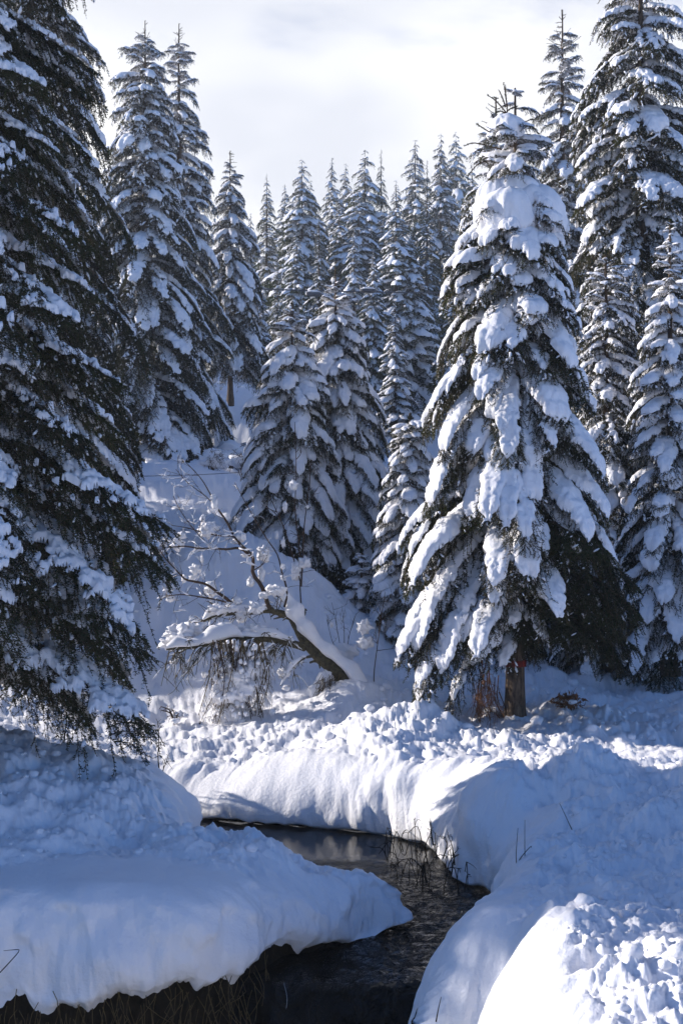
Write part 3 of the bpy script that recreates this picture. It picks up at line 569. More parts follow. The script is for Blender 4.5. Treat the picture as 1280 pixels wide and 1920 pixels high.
# spruces on the rise beyond
T1('spruce_tree', 'broad tall spruce with long snow streaked boughs, pointed top against the cloud', 272, 33.0, 40, 905,
   [(40, 4, 4), (110, 38, 34), (200, 60, 52), (300, 76, 66), (420, 95, 84), (560, 112, 105), (700, 128, 120), (860, 135, 125)], 'laden', 23, h0=.03, nb=290, lead=.8, tier=.42, spread=.6)
T1('spruce_tree', 'slim tall spruce with a thin ragged top close beside the broad one', 336, 36.0, 45, 880,
   [(45, 4, 4), (110, 26, 24), (170, 20, 34), (230, 30, 46), (330, 48, 56), (450, 62, 66), (600, 78, 84), (740, 85, 92), (860, 88, 95)], 'laden', 24, h0=.05, nb=260, lead=1.0, tier=.46, spread=.9)
T1('spruce_tree', 'shorter spruce with bare lower stem and a long bare tip, below the slim spruce', 432, 38.0, 283, 742,
   [(283, 2, 2), (330, 16, 18), (400, 32, 36), (480, 44, 50), (560, 54, 62), (640, 58, 68), (720, 40, 62)], 'laden', 25, h0=.18, trunk_r=.10, nb=200, lead=.8, tier=.42, spread=.8)
# the pair in the hollow
T1('fir_tree', 'stout fir with shelves of snow, fuller one of the pair in the hollow', 548, 21.5, 565, 1085,
   [(565, 4, 4), (640, 48, 42), (720, 66, 62), (800, 82, 72), (880, 98, 85), (960, 105, 95), (1040, 95, 95), (1085, 70, 85)], 'heavy', 26, h0=.06, nb=230, lead=.35, tier=.26, spread=.6)
T1('fir_tree', 'slender fir with round snow pillows, taller one of the pair in the hollow', 628, 22.5, 500, 1120,
   [(500, 3, 3), (560, 22, 24), (620, 52, 52), (700, 70, 72), (800, 84, 92), (900, 92, 102), (1000, 96, 104), (1100, 84, 96)], 'heavy', 27, h0=.06, nb=240, lead=.5, tier=.26, spread=.6)
T1('fir_tree', 'small rounded fir plastered with snow between the hollow pair and the red ringed fir', 768, 19.0, 775, 1215,
   [(775, 4, 4), (810, 36, 40), (880, 48, 50), (960, 56, 58), (1050, 66, 64), (1130, 74, 70), (1200, 70, 60)], 'heavy', 28, h0=.04, nb=170, lead=.12, tier=.20, spread=.5, trunk_r=.06)
T1('fir_tree', 'knee high fir sapling bowed under snow at the hollow edge', 678, 19.6, 1030, 1180,
   [(1030, 3, 3), (1070, 26, 26), (1120, 40, 40), (1175, 44, 46)], 'heavy', 29, h0=.04, nb=60, lead=.08, tier=.14, spread=.5, trunk_r=.03, cat='sapling')
# right hand side
T1('spruce_tree', 'giant spruce with long white snow tongues rising out of the frame', 1200, 21.0, -190, 1225,
   [(-190, 4, 4), (-60, 50, 50), (60, 88, 80), (200, 105, 110), (330, 120, 130), (480, 135, 150), (650, 130, 160), (850, 140, 160), (1050, 150, 165), (1200, 140, 150)], 'laden', 31, floor=lambda c, s: -.6, h0=.02, nb=298, lead=1.0, tier=.40, spread=.75, trunk_r=.24)
T1('spruce_tree', 'narrow tall spruce with feathery clear top between the ringed fir and the giant', 1053, 27.0, 18, 1215,
   [(18, 3, 3), (80, 30, 28), (140, 38, 36), (200, 42, 44), (300, 54, 56), (420, 64, 66), (600, 84, 84), (800, 100, 100), (1000, 110, 110), (1200, 110, 110)], 'laden', 32, floor=lambda c, s: -.6, h0=.02, nb=290, lead=1.0, tier=.42, spread=.7)
T1('spruce_tree', 'spruce hidden behind the red ringed fir, only its thin tip and side boughs clear', 928, 20.0, 182, 1215,
   [(182, 2, 2), (230, 24, 20), (300, 46, 36), (420, 66, 56), (600, 84, 80), (800, 92, 96), (1000, 100, 105), (1200, 90, 100)], 'laden', 33, floor=lambda c, s: -.6, h0=.02, nb=200, lead=.7, tier=.36, spread=.7)
T1('fir_tree', 'mid height fir with rounded shoulders in front of the giant spruce', 1135, 18.0, 470, 1225,
   [(470, 3, 3), (520, 34, 40), (600, 46, 60), (700, 54, 76), (820, 66, 96), (950, 82, 112), (1080, 100, 126), (1200, 110, 120)], 'laden', 34, floor=lambda c, s: -.6, h0=.02, nb=240, lead=.3, tier=.30, spread=.6)
T1('fir_tree', 'snow draped fir with knobbly white tip at the picture edge', 1256, 17.0, 412, 1225,
   [(412, 3, 3), (450, 18, 20), (540, 40, 40), (650, 62, 62), (800, 84, 84), (950, 96, 96), (1100, 104, 104), (1200, 100, 100)], 'heavy', 35, floor=lambda c, s: -.6, h0=.02, nb=220, lead=.15, tier=.28, spread=.6)
# firs on the stream bank outside the frame: their shade lies over the near snow
T1('fir_tree', 'tall fir on the near stream bank beside the dark fir', 0, 10.3, -1600, None, [(-1600, 5, 5), (-600, 200, 200), (300, 330, 330), (1300, 400, 400)], 'fir', 41, h0=.06, nb=190, trunk_r=.28, lead=.8, tier=.5, x0=-7.6)

# ---- the far wood: a few whole crowns, each tree its own object
def far_crown(seed, h, w, snowy, thin=0.0):
    g = np.random.default_rng(seed); fo, sn = MB(), MB(); protos = []
    for k in range(5):
        f, s, reach, drop = make_branch(seed * 10 + k, 1.5, .34, 8 - 5 * k, -42 - 6 * k,   .8, .085, (.5, .75, .6, 1.1, .7)[k] - snowy, 1.2, 10, .06, .085, .04, 3, hang=.14, fq=7.0, snow_res=(14, 8), cov=.9)
        protos.append((np.concatenate(f.V), np.concatenate(f.F3), np.concatenate(s.V) if s.n else None, s.F3, s.F4, reach))
    z = h * .06; ga = 0
    while z < h * .985:
        fr = z / h
        for q in range(int(5.5 + g.random() * 1.6)):
            ga += 2.399963 + g.normal() * .2; V, F3, SV, S3, S4, reach = protos[g.integers(5)]; rr = max(.16, w * (1 - fr) ** .78 * g.uniform(.5, 1.15)) * (1 - thin * g.random())
            sc = rr / reach; c, s = math.cos(ga) * sc, math.sin(ga) * sc; zz = z + g.uniform(-.3, .3) + .3 * rr; M = np.array([[c, s, 0], [-s, c, 0], [0, 0, sc]])
            fo.add(V @ M + [0, 0, zz], F3)
            if SV is not None:
                n0 = sn.n; sn.V.append(SV @ M + [0, 0, zz]); sn.n += len(SV)
                for A, B_, C_ in ((S3, sn.F3, sn.M3), (S4, sn.F4, sn.M4)):
                    for f in A: B_.append(f + n0); C_.append(np.zeros(len(f), int))
        z += .40 * (.6 + .6 * (1 - fr))
    fo.tube([(0, 0, h * .9), (0, 0, h)], [.03, .008], 4)
    return fo.mesh('crown', [M_NEEDLE]), sn.mesh('snow', [M_SNOW]), trunk_mesh(h * .97, h * .016, seed), h
FAR = [far_crown(51, 15, 3.6, .12), far_crown(52, 16, 3.0, .0, .25), far_crown(53, 14, 4.1, .25, .1), far_crown(54, 17, 2.6, -.12, .45), far_crown(55, 15, 3.2, .3, .3), far_crown(56, 16, 3.9, .05, .2)]
def far_tree(X, ytop, d, k, label, sc=None, base=None, group='spruces of the far wood'):
    x, _, zt = at(X, ytop, d); z0 = ground_z(x, d) - .2; cr, sn, tr, h = FAR[(k + int(X) // 7) % 6]; s = (zt - z0) / h
    root = thing('spruce_tree', label, 'tree', (x, d, z0), random.uniform(0, 6.28), group); w = random.uniform(.9, 1.1) * (sc or 1)
    for nm, m in (('trunk', tr), ('crown', cr)):
        o = link(nm, m, root); o.scale = (s * w, s * w, s)
        if nm == 'crown': q = link('snow', sn, o, kind='stuff')
FARS = [(500, 325, 62, 2, 'pale far spruce with a leafy tip just past the short bare-stemmed spruce'), (534, 345, 78, 1, 'thin dark far spruce squeezed behind the pale one'), (566, 300, 60, 0, 'far spruce with the highest tip at the open end of the far wood'),
        (598, 392, 54, 2, 'bushy snowy far spruce standing in front of the taller far ones'), (622, 296, 74, 0, 'far spruce with a broad dark top in the back row'), (648, 306, 84, 3, 'narrow far spruce peeping out between two broad tops'),
        (684, 282, 66, 1, 'tallest looking far spruce in the middle of the far wood, streaked with frost'), (714, 280, 76, 3, 'thin spire just behind the tallest far spruce'), (742, 338, 56, 0, 'dark blue far spruce in front of the ridge gap'),
        (778, 264, 80, 3, 'dark far spire alone beside the ridge gap'), (826, 250, 70, 1, 'frosty grey far spruce with a forked top'), (854, 250, 82, 0, 'dark far spruce crowding behind the frosty forked one'), (800, 300, 64, 3, 'slim frosted far spruce under the forked top'),
        (884, 300, 68, 1, 'far spruce half covered by the red ringed fir'), (470, 400, 70, 3, 'small far spruce showing through the gap above the hillside shrubs'), (520, 470, 52, 1, 'short far spruce above the hollow pair'), (664, 420, 52, 0, 'young far spruce below the tallest one'), (700, 470, 51, 1, 'far spruce right behind the slender hollow fir'),
        (770, 440, 56, 0, 'deep blue far spruce down the slope of the ridge gap'), (842, 400, 58, 3, 'far spruce beside the crown of the red ringed fir'),
        (980, 330, 44, 1, 'spruce glimpsed behind the crown of the red ringed fir'), (1110, 260, 40, 0, 'spruce glimpsed between the narrow spruce and the giant'), (1290, 180, 36, 2, 'tall spruce behind the giant at the picture edge'), (1010, 560, 34, 2, 'bushy spruce in the gloom behind the red ringed fir'), (1120, 640, 30, 0, 'dim spruce behind the round shouldered fir'),
        (180, 330, 48, 1, 'dim spruce behind the broad tall spruce'), (90, 250, 44, 0, 'dim spruce behind the hidden dense fir'), (390, 420, 52, 2, 'dim spruce behind the slim ragged spruce'), (300, 420, 46, 3, 'dim spruce filling the gap between the broad and slim spruces'),
        (486, 520, 50, 2, 'half grown far spruce just above the shrubs of the shaded bank'), (556, 430, 58, 4, 'far spruce in the second row below the highest tip'), (582, 340, 70, 1, 'dark slot-filling far spruce beside the highest tip'), (636, 370, 64, 5, 'far spruce with its top below the two broad tops'), (672, 360, 60, 2, 'full snowy far spruce leaning on the tallest one'),
        (720, 390, 60, 0, 'bluish far spruce between the tallest one and the ridge gap'), (756, 400, 66, 1, 'thin far spruce standing in the ridge gap'), (806, 380, 72, 5, 'far spruce below the slim frosted one'), (866, 420, 52, 2, 'snowy far spruce tucked behind the shoulder of the ringed fir'), (740, 560, 42, 1, 'nearest of the far spruces down the slope right of the hollow pair'), (505, 420, 66, 3, 'ragged far spruce in the second row beneath the pale one'), (845, 300, 88, 4, 'dusky far spruce between the forked and the crowding tops')]
for X, yt, d, k, lab in FARS: far_tree(X, yt, d, k, lab)
far_tree(783, 728, 44, 1, 'lone young spruce on the open snow patch', sc=1.3, group=None)
for X, yt, d, k, lab in ((-40, 420, 22.5, 2, 'dim spruce glimpsed low through the boughs of the stream-bank fir'), (-90, 300, 29, 5, 'spruce deep behind the stream-bank fir, farther than its dim neighbour'), (-60, 330, 27, 0, 'full crowned spruce deep behind the stream-bank fir'), (-150, 250, 31, 2, 'snowy spruce beyond the picture edge behind the stream-bank fir'),
        (20, 380, 36, 1, 'slim spruce in the gloom between the hidden dense fir and the broad spruce'), (-260, 200, 24, 1, 'slim tall spruce beyond the picture edge up slope of the stream-bank fir'), (-300, 200, 40, 0, 'broad spruce beyond the picture edge high on the slope'), (1450, 160, 42, 1, 'tall spruce beyond the picture edge behind the knobbly tipped fir')):
    far_tree(X, yt, d, k, lab, group='spruces of the surrounding wood')
# ------------------------------------------------------------------ standing on the snow: find the real surface
from mathutils.bvhtree import BVHTree
_g = bpy.data.objects['snow_ground'].data
_co = np.empty(len(_g.vertices) * 3, np.float32); _g.vertices.foreach_get('co', _co); _co = _co.reshape(-1, 3)
_fi = np.empty(len(_g.loops), np.int32); _g.loops.foreach_get('vertex_index', _fi); _fi = _fi.reshape(-1, 4)
_sel = (np.hypot(_co[_fi[:, 0], 0], _co[_fi[:, 0], 1]) < 34) & (np.abs(np.arctan2(_co[_fi[:, 0], 0], _co[_fi[:, 0], 1])) < .5)
BVH = BVHTree.FromPolygons(_co.tolist(), _fi[_sel].tolist())
def surf(x, y):
    h = BVH.ray_cast(Vector((x, y, 40)), Vector((0, 0, -1)))
    return h[0].z if h[0] is not None else ground_z(x, y)

# ---- the ringed fir's own extras
tx, ty = main.location.x, main.location.y
def local(X, Y, dd=0.0): 
    p = at(X, Y, 14.0 + dd); return (p[0] - tx, p[1] - ty, p[2] - mzb)
def dome(cx, cy, zt, rx, ry, H, seed, lob=5, n=72, m=26):
    a = np.linspace(0, 2 * math.pi, n, endpoint=False); f = np.linspace(0, 1, m); A, Fz = np.meshgrid(a, f, indexing='ij')
    ca, sa = np.cos(A), np.sin(A)
    rim = 1.06 + .26 * pnoise(ca * 1.5 + seed, sa * 1.5, ca * 0 + seed) + .20 * pnoise(ca * 4 + seed, sa * 4, ca * 0 + 2) + .10 * pnoise(ca * 11 + seed, sa * 11) + .08 * pnoise(ca * 19 + seed, sa * 19)
    ph = Fz * R(108) * np.clip(rim, .6, 1.35); k = 1 + .20 * pnoise(ca * 1.4 - seed, sa * 1.4, Fz * 1.5) + .09 * pnoise(ca * 3.2 - seed, sa * 3.2, Fz * 3.5) + .03 * pnoise(ca * 8, sa * 8 + seed, Fz * 9)
    r = np.sin(np.clip(ph, 0, R(122))) ** .85 * k; z = zt - H * (1 - np.cos(np.clip(ph, 0, R(122)))) * .85 + .07 * H * pnoise(ca * 2 + seed, sa * 2, Fz) * (Fz > 0)
    V = np.stack([cx + rx * r * ca, cy + ry * r * sa, z], -1).reshape(-1, 3); W = V.copy(); W[:, :2] = (W[:, :2] - [cx, cy]) * .86 + [cx, cy]; W[:, 2] -= .06 * np.sin(np.clip(Fz.ravel() * 3, 0, 1.57)); W[:, 2] += .05 * Fz.ravel() ** 4
    i, j = np.meshgrid(np.arange(n), np.arange(m - 1), indexing='ij'); q = (i + 1) % n
    Fq = np.stack([i * m + j, i * m + j + 1, q * m + j + 1, q * m + j], -1).reshape(-1, 4)
    b = MB(); b.add(V, Fq); b.add(W, Fq[:, ::-1]); e = np.stack([i[:, 0] * m + m - 1, i[:, 0] * m + 2 * m * n * 0 + m - 1 + n * m, q[:, 0] * m + m - 1 + n * m, q[:, 0] * m + m - 1], -1)
    b.F4.append(e); b.M4.append(np.zeros(len(e), int)); return b
cb = MB()
for X, Y, dd, rx, ry, H, sd in ((962, 331, .05, .36, .40, .44, 3.1), (925, 338, -.05, .26, .30, .60, 5.7), (1000, 350, -.05, .40, .40, .50, 9.2), (955, 352, -.28, .34, .28, .44, 12.6)):
    c1 = local(X, Y, dd); q = dome(c1[0], c1[1], c1[2], rx, ry, H, sd); n0 = cb.n
    for v in q.V: cb.V.append(v); cb.n += len(v)
    for ff, mm in zip(q.F4, q.M4): cb.F4.append(ff + n0); cb.M4.append(mm)
link('snow_cap', cb.mesh('snow_cap', [M_SNOW]), main, label='broad umbrella of snow high on the crown')
c2 = local(948, 216); link('snow_cap', dome(c2[0], 0, c2[2], .24, .24, .24, 8.4).mesh('snow_cap', [M_SNOW]), main, label='small cap of snow below the bare tip')
b = MB(); g = np.random.default_rng(91)
for pl in ([(949, 260), (950, 200), (943, 154)], [(950, 200), (947, 175), (947, 160)], [(947, 200), (941, 183), (934, 168)], [(949, 212), (930, 190), (913, 178)], [(950, 208), (958, 203), (969, 199)], [(949, 214), (938, 208), (930, 212)],
           [(955, 250), (985, 228), (1000, 224)], [(955, 262), (985, 252), (1004, 256)], [(955, 275), (990, 268), (1010, 278)], [(940, 280), (890, 268), (870, 274)], [(940, 262), (905, 240), (893, 232)], [(940, 300), (900, 305), (876, 330)]):
    P = np.array([local(X, Y, g.uniform(-.1, .1)) for X, Y in pl]); P = spline(P, 7); b.tube(P, np.linspace(.010, .005, 7), 5, 1)
    for t in range(60):
        f = g.uniform(.15, 1); c = np.array([np.interp(f * 6, range(7), P[:, k]) for k in range(3)]); d = (P[-1] - P[0]) / np.linalg.norm(P[-1] - P[0]) * .9 + g.normal(size=3) * .7; d /= np.linalg.norm(d); s = np.cross(d, g.normal(size=3)); s /= np.linalg.norm(s)
        b.add([c - s * .005, c + s * .005, c + d * .03], [[0, 1, 2]], 0)
link('leader', b.mesh('leader', [M_NEEDLE, M_TWIG]), main)
z0, z1 = local(965, 1249)[2], local(965, 1237)[2]; zz = np.linspace(z0, z1, 4); V, Fq = tube(np.stack([zz * 0, zz * 0, zz], 1), .142, 24)
V[:, 2] += .012 * pnoise(V[:, 0] * 20, V[:, 1] * 20); link('paint_ring', MB.mesh((lambda q: (q.add(V, Fq), q)[1])(MB()), 'paint_ring', [M_RED]), main, label='red painted ring')
def sprout(b, P, n, ln, r, g, mi=0, level=1, droop=.25, up=.2, lo=.1, seg=5, kids=3):
    """n side twigs from the polyline P, each with a few twigs of its own"""
    P = np.asarray(P, float); m = len(P); ends = []
    for _ in range(n):
        f = g.uniform(lo, 1); c = np.array([np.interp(f * (m - 1), np.arange(m), P[:, k]) for k in range(3)]); i = min(int(f * (m - 1)), m - 2); t = P[i + 1] - P[i]; t /= np.linalg.norm(t) + 1e-9
        d = t * g.uniform(.2, 1) + g.normal(size=3) * [.75, .55, .75] + np.array([0, 0, up]); d /= np.linalg.norm(d); l = ln * g.uniform(.4, 1.2); q = np.linspace(0, 1, seg)[:, None]
        w = g.normal(size=3) * .12 * l; pl = c + d * l * q + w * np.sin(q * 3.1) - np.array([0, 0, droop * l]) * q ** 2
        b.tube(pl, np.linspace(r, r * .45, seg), 4, mi, cap=False); ends.append(pl)
        if level > 0: ends += sprout(b, pl, kids, ln * .5, r * .6, g, mi, level - 1, droop, up, .25, 4, kids)
    return ends
b = MB(); g = np.random.default_rng(93)                            # rust coloured dead twigs hanging under the low boughs
for k in range(16):
    p = local(g.uniform(868, 935), g.uniform(1225, 1300), g.uniform(-.3, .4)); P = spline([p, (p[0] + g.uniform(-.1, .1), p[1], p[2] - .3), (p[0] + g.uniform(-.2, .2), p[1] - .05, max(p[2] - g.uniform(.5, .8), .02))], 7); b.tube(P, np.linspace(.007, .003, 7), 4, 0, cap=False); sprout(b, P, 10, .16, .003, g, 0, 1, .9, -.2)
link('dead_twigs', b.mesh('dead_twigs', [M_RUST]), main, kind='stuff', label='rust brown dead twigs under the low boughs')

# ---- the leaning apple-like tree bowed over by snow
BD = 15.0
bx, by, bz = at(655, 1300, BD); bent = thing('bare_tree', 'leaning bare tree bowed to the ground under snow, mossy crooked limbs', 'tree', (bx, by, bz))
def bp(pl, d0=0.0, d1=0.0, n=16):
    m = len(pl); return spline([np.array(at(X, Y, BD + d0 + (d1 - d0) * k / (m - 1))) - (bx, by, bz) for k, (X, Y) in enumerate(pl)], n)
g = np.random.default_rng(95)
def limb(name, P, r0, r1, twigs=0, ln=.3, mat_=None, droop=.2, up=.1, kids=3, seg=8, frost=.55):
    b = MB(); rad = np.linspace(r0, r1, len(P)) * (1 + .18 * pnoise(np.arange(len(P)) * .9, np.arange(len(P)) * 0 + len(P) + r0 * 90)); V, Fq = tube(P, rad, seg); b.add(V, Fq)
    o = link(name, b.mesh(name, [mat_ or M_WOOD]), bent)
    if twigs:
        t = MB(); ends = sprout(t, P, twigs, ln, max(r1 * .55, .0035), g, 0, 1, droop, up, .15, 5, kids); q = link('twigs', t.mesh('twigs', [mat_ or M_WOOD]), o, kind='stuff'); w = MB()
        for e in ends:
            if g.random() > frost: continue
            e2 = e[max(0, int(g.integers(0, 2))):]; dv = e2[-1] - e2[0]
            if len(e2) < 3: continue
            rs = g.uniform(.006, .017) * np.clip(1.2 - abs(dv[2]) / (np.linalg.norm(dv) + 1e-9), .3, 1); w.tube(e2 + [0, 0, rs * .7], rs * g.uniform(.5, 1.3, len(e2)) * np.r_[.3, np.ones(len(e2) - 2), .3], 5)
        if w.n: link('snow', w.mesh('snow', [M_SNOW]), o, kind='stuff')
        return o, ends
    return o, []
def snow_strip(P, rad, seed, name='snow', parent=bent, wide=1.0, lift=.75):
    """snow lying along a limb, uneven and broken at its ends"""
    P = np.asarray(P, float); n = len(P); s = np.linspace(0, 1, n); k = (.75 + .55 * pnoise(s * n * .28 + seed, s * 0 + seed)) * np.clip(np.minimum(s, 1 - s) * 9, .05, 1) ** .5; r = rad * k
    V, Fq = tube(P, r, 14); c = np.repeat(P, 14, 0); D = V - c; D[:, :2] *= wide; D[:, 2] = np.where(D[:, 2] < 0, D[:, 2] * .35, D[:, 2] * 1.15); V = c + D * (1 + .22 * pnoise(V[:, 0] * 9 + seed, V[:, 1] * 9, V[:, 2] * 9))[:, None] + [0, 0, 1] * np.repeat(r * lift, 14)[:, None]
    b = MB(); b.add(V, Fq); return link(name, b.mesh(name, [M_SNOW]), parent, kind='stuff' if name == 'snow' else None)
trunk = bp([(668, 1330), (650, 1290), (634, 1262), (604, 1236), (574, 1204), (557, 1174), (543, 1150)], 0, .25, 22); limb('trunk', trunk, .125, .055, 5, .25)
snow_strip(np.vstack([bp([(700, 1318), (676, 1290)], -.05, 0, 4)[:-1], bp([(660, 1262), (634, 1240), (604, 1216), (574, 1184), (556, 1158), (541, 1132), (528, 1124)], 0, .25, 26)]), .15, 2.0, 'snow_ridge', wide=1.0, lift=.2)
L1 = bp([(545, 1154), (520, 1148), (501, 1145), (470, 1148), (439, 1150), (405, 1156), (380, 1164)], .2, -.1, 18); limb('limb', L1, .045, .014, 30, .34, kids=4); snow_strip(L1[5:], .075, 5.0)
L2 = bp([(572, 1214), (548, 1207), (525, 1202), (495, 1198), (474, 1197), (440, 1197), (408, 1204), (370, 1213), (312, 1217)], .1, -.5, 24); limb('limb', L2, .055, .016, 70, .38, droop=.55, up=-.25, kids=5); snow_strip(L2[2:15], .095, 7.0); snow_strip(L2[13:], .15, 9.0, wide=1.1, lift=.55)
U1 = bp([(505, 1144), (498, 1120), (490, 1098), (474, 1075), (475, 1048), (464, 1033), (450, 1020), (436, 1000), (427, 981), (414, 962), (407, 952), (392, 922), (376, 896), (350, 868)], .1, .4, 30); limb('limb', U1, .032, .005, 10, .32, M_TWIG, 0, .35)
for k, pl in enumerate(([(472, 1044), (450, 1028), (425, 1030), (400, 1028), (372, 1028), (345, 1024), (312, 1026), (280, 1017)], [(450, 1021), (438, 1006), (420, 1005), (404, 1003), (376, 997), (352, 990), (322, 985)],
                        [(437, 1134), (424, 1122), (407, 1110), (388, 1096), (368, 1091), (349, 1087), (338, 1077), (326, 1064), (310, 1047), (296, 1026), (278, 1012)], [(460, 1144), (420, 1128), (380, 1120), (345, 1115), (320, 1117), (300, 1124)],
                        [(533, 1138), (538, 1116), (535, 1094), (528, 1072), (520, 1040), (500, 1010), (470, 960), (440, 905)], [(474, 1070), (490, 1060), (500, 1045)], [(407, 952), (385, 930), (352, 905), (330, 880)], [(400, 1028), (370, 1000), (340, 960), (325, 930)])):
    P = bp(pl, .1, (-.4, .3, -.6, -.2, .5, .1, .2, .4)[k], 22); limb('limb', P, (.020, .014, .024, .014, .016, .01, .008, .008)[k], .004, (16, 13, 18, 18, 9, 4, 8, 10)[k], .32, M_TWIG, .05, .25)
D1 = bp([(586, 1230), (570, 1234), (552, 1247), (538, 1264), (526, 1286)], -.1, -.3, 12); limb('limb', D1, .022, .008, 14, .16); snow_strip(D1[2:], .05, 12.0)
for k in range(34):                                                # switches hanging from the far end down to the snow
    X = g.uniform(395, 492); P = bp([(X, 1200), (X + g.uniform(-14, 18), 1270), (X + g.uniform(-32, 26), 1335 + g.uniform(0, 32))], -.55 + g.uniform(-.15, .2), -.35 + g.uniform(-.25, .25), 12)
    limb('hanging_switch', P, .009, .004, 12, .17, M_STRAW if k % 3 else M_TWIG, .8, -.3, 3, 5)
CL = [(465, 155, 14, 36), (435, 290, 42, 32), (310, 318, 20, 16), (290, 360, 28, 25), (195, 355, 35, 9), (590, 322, 28, 24), (620, 410, 20, 11), (700, 405, 28, 36), (690, 505, 15, 36), (640, 540, 15, 22), (375, 480, 24, 22), (365, 520, 18, 12), (320, 525, 11, 18), (450, 575, 26, 34),
      (575, 632, 20, 20), (765, 580, 40, 25), (705, 605, 22, 16), (795, 465, 10, 14), (797, 520, 14, 14), (255, 620, 20, 15), (670, 660, 32, 26), (600, 700, 30, 30), (485, 670, 38, 20), (550, 665, 25, 18), (410, 235, 12, 16), (455, 375, 16, 10), (408, 430, 6, 18), (700, 870, 16, 34), (800, 980, 25, 25), (810, 1050, 16, 12),
      (300, 790, 60, 38), (370, 770, 55, 32), (250, 840, 40, 25), (440, 790, 45, 28), (530, 800, 50, 24), (640, 770, 60, 26), (560, 850, 60, 24), (350, 830, 50, 26)]
for k, (x, y, w, h) in enumerate(CL):
    p = np.array(at(220 + x / 2.56, 880 + y / 2.56, BD + (.1 if y < 640 else -.15) + g.uniform(-.15, .15))) - (bx, by, bz); q = BD / F / 2.56; b = MB()
    V, Fc = lump(p, (w * q, .8 * min(w, h * 1.2) * q, h * q), 2 if w < 30 else 3, .8, k * 3.3, 2.1); b.add(V, Fc); link('snow_clump', b.mesh('snow_clump', [M_SNOW]), bent)
for k, (x, y, w, h) in enumerate([(490, 1078, 42, 46), (520, 1030, 46, 38), (590, 1000, 52, 38), (565, 1080, 62, 44), (640, 965, 34, 40), (610, 1045, 62, 44), (555, 1180, 92, 80), (600, 1225, 110, 60), (480, 1215, 70, 60), (700, 1245, 60, 30)]):
    p = np.array(at(220 + x / 2.56, 880 + y / 2.56, BD - .45 + .2 * (k > 5))) - (bx, by, bz); q = BD / F / 2.56; b = MB(); V, Fc = lump(p, (w * q * 1.05, w * q, h * q * 1.05), 3, .38, 50 + k * 2.1, 1.5); b.add(V, Fc); link('snow_clump', b.mesh('snow_clump', [M_SNOW]), bent)
b = MB()
for k in range(90):                                               # crumbs of snow held in the hanging switches
    p = np.array(at(g.normal(447, 26), g.uniform(1200, 1345), BD - .5 + g.uniform(-.2, .2))) - (bx, by, bz); r = g.uniform(.012, .04); V, Fc = lump(p, (r, r, r * 1.2), 1, .6, k * 1.7, 1.8); b.add(V, Fc)
link('snow', b.mesh('snow', [M_SNOW]), bent, kind='stuff')
b = MB()
for k in range(130):
    p = np.array(at(g.uniform(602, 640), g.uniform(1262, 1312), BD - .05)) - (bx, by, bz); d = g.normal(size=3) * .06 + [(-.03), -.03, -.07]; b.tube([p, p + d * .6, p + d + [0, 0, -.04]], .0035, 3, 0, cap=False)
link('dead_grass', b.mesh('dead_grass', [M_STRAW]), bent, kind='stuff')
for k, (X, Y, w, h) in enumerate([(596, 1312, 22, 34), (608, 1282, 16, 26), (618, 1268, 12, 16)]):
    p = np.array(at(X, Y, BD + .1)) - (bx, by, bz); q = BD / F; b = MB(); V, Fc = lump(p, (w * q, w * q, h * q), 3, .3, 80 + k, 1.4); b.add(V, Fc); link('snow_clump', b.mesh('snow_clump', [M_SNOW]), bent)

# ---- saplings and shrubs
def sapling(label, stems, d, clumps=(), twigs=8, r=.008, ln=.25, m=None, name='sapling', up=.5, cat='sapling', group=None):
    X, Y = stems[0][0]; o0 = np.array(at(X, Y, d)); root = thing(name, label, cat, o0, 0, group); g = np.random.default_rng(int(X * 3 + Y))
    for s in stems:
        P = spline([np.array(at(a, c, d)) - o0 + [0, .02 * k, 0] for k, (a, c) in enumerate(s)], 14); b = MB(); b.tube(P, np.linspace(r, r * .4, 14), 5)
        o = link('stem', b.mesh('stem', [m or M_TWIG]), root)
        if twigs: b = MB(); sprout(b, P, twigs, ln, r * .5, g, 0, 1, .0, up, .3, 5, 2); link('twigs', b.mesh('twigs', [m or M_TWIG]), o, kind='stuff')
    for k, (X, Y, w, h) in enumerate(clumps):
        b = MB(); V, Fc = lump(np.array(at(X, Y, d)) - o0, (w * d / F, w * d / F * .8, h * d / F), 2, .85, k * 2.2 + X, 2.2); b.add(V, Fc); link('snow_clump', b.mesh('snow_clump', [M_SNOW]), root)
sapling('tall slender bare sapling with two whip stems and bits of snow behind the leaning tree', [[(569, 1165), (563, 1115), (562, 1036), (553, 960), (555, 880), (552, 790)], [(565, 1100), (568, 1030), (571, 978), (579, 919), (582, 870)], [(563, 1090), (545, 1030), (530, 985), (505, 930)]], 15.8,
        [(554, 1070, 8, 15), (572, 1056, 10, 10), (550, 910, 7, 8), (534, 950, 4, 9), (519, 1003, 3, 7), (531, 1017, 4, 8), (577, 950, 3, 3)], 4, .012, .3)
sapling('thin bare whip with small snow bits beside the ringed fir', [[(702, 1312), (701, 1265), (707, 1215), (716, 1150), (722, 1110)]], 15.2, [(683, 1175, 12, 12), (685, 1206, 12, 11)], 7, .009, .3)
sapling('bundle of reddish bare whips at the edge of the hollow', [[(640, 1225), (632, 1180), (622, 1130)], [(645, 1225), (645, 1180), (640, 1135)], [(650, 1226), (655, 1190), (668, 1150)], [(636, 1226), (622, 1200), (612, 1160)]], 15.6, [(622, 1170, 3, 5), (648, 1222, 22, 14), (630, 1232, 16, 10)], 5, .006, .2)
sapling('dark dry weed stalk rising from the bank behind the snow mound', [[(300, 1452), (296, 1420), (297, 1385), (294, 1358)], [(304, 1454), (307, 1440), (312, 1428)]], 10.9, (), 7, .007, .10, M_EARTH, 'weed_stalk', .3, 'weed')
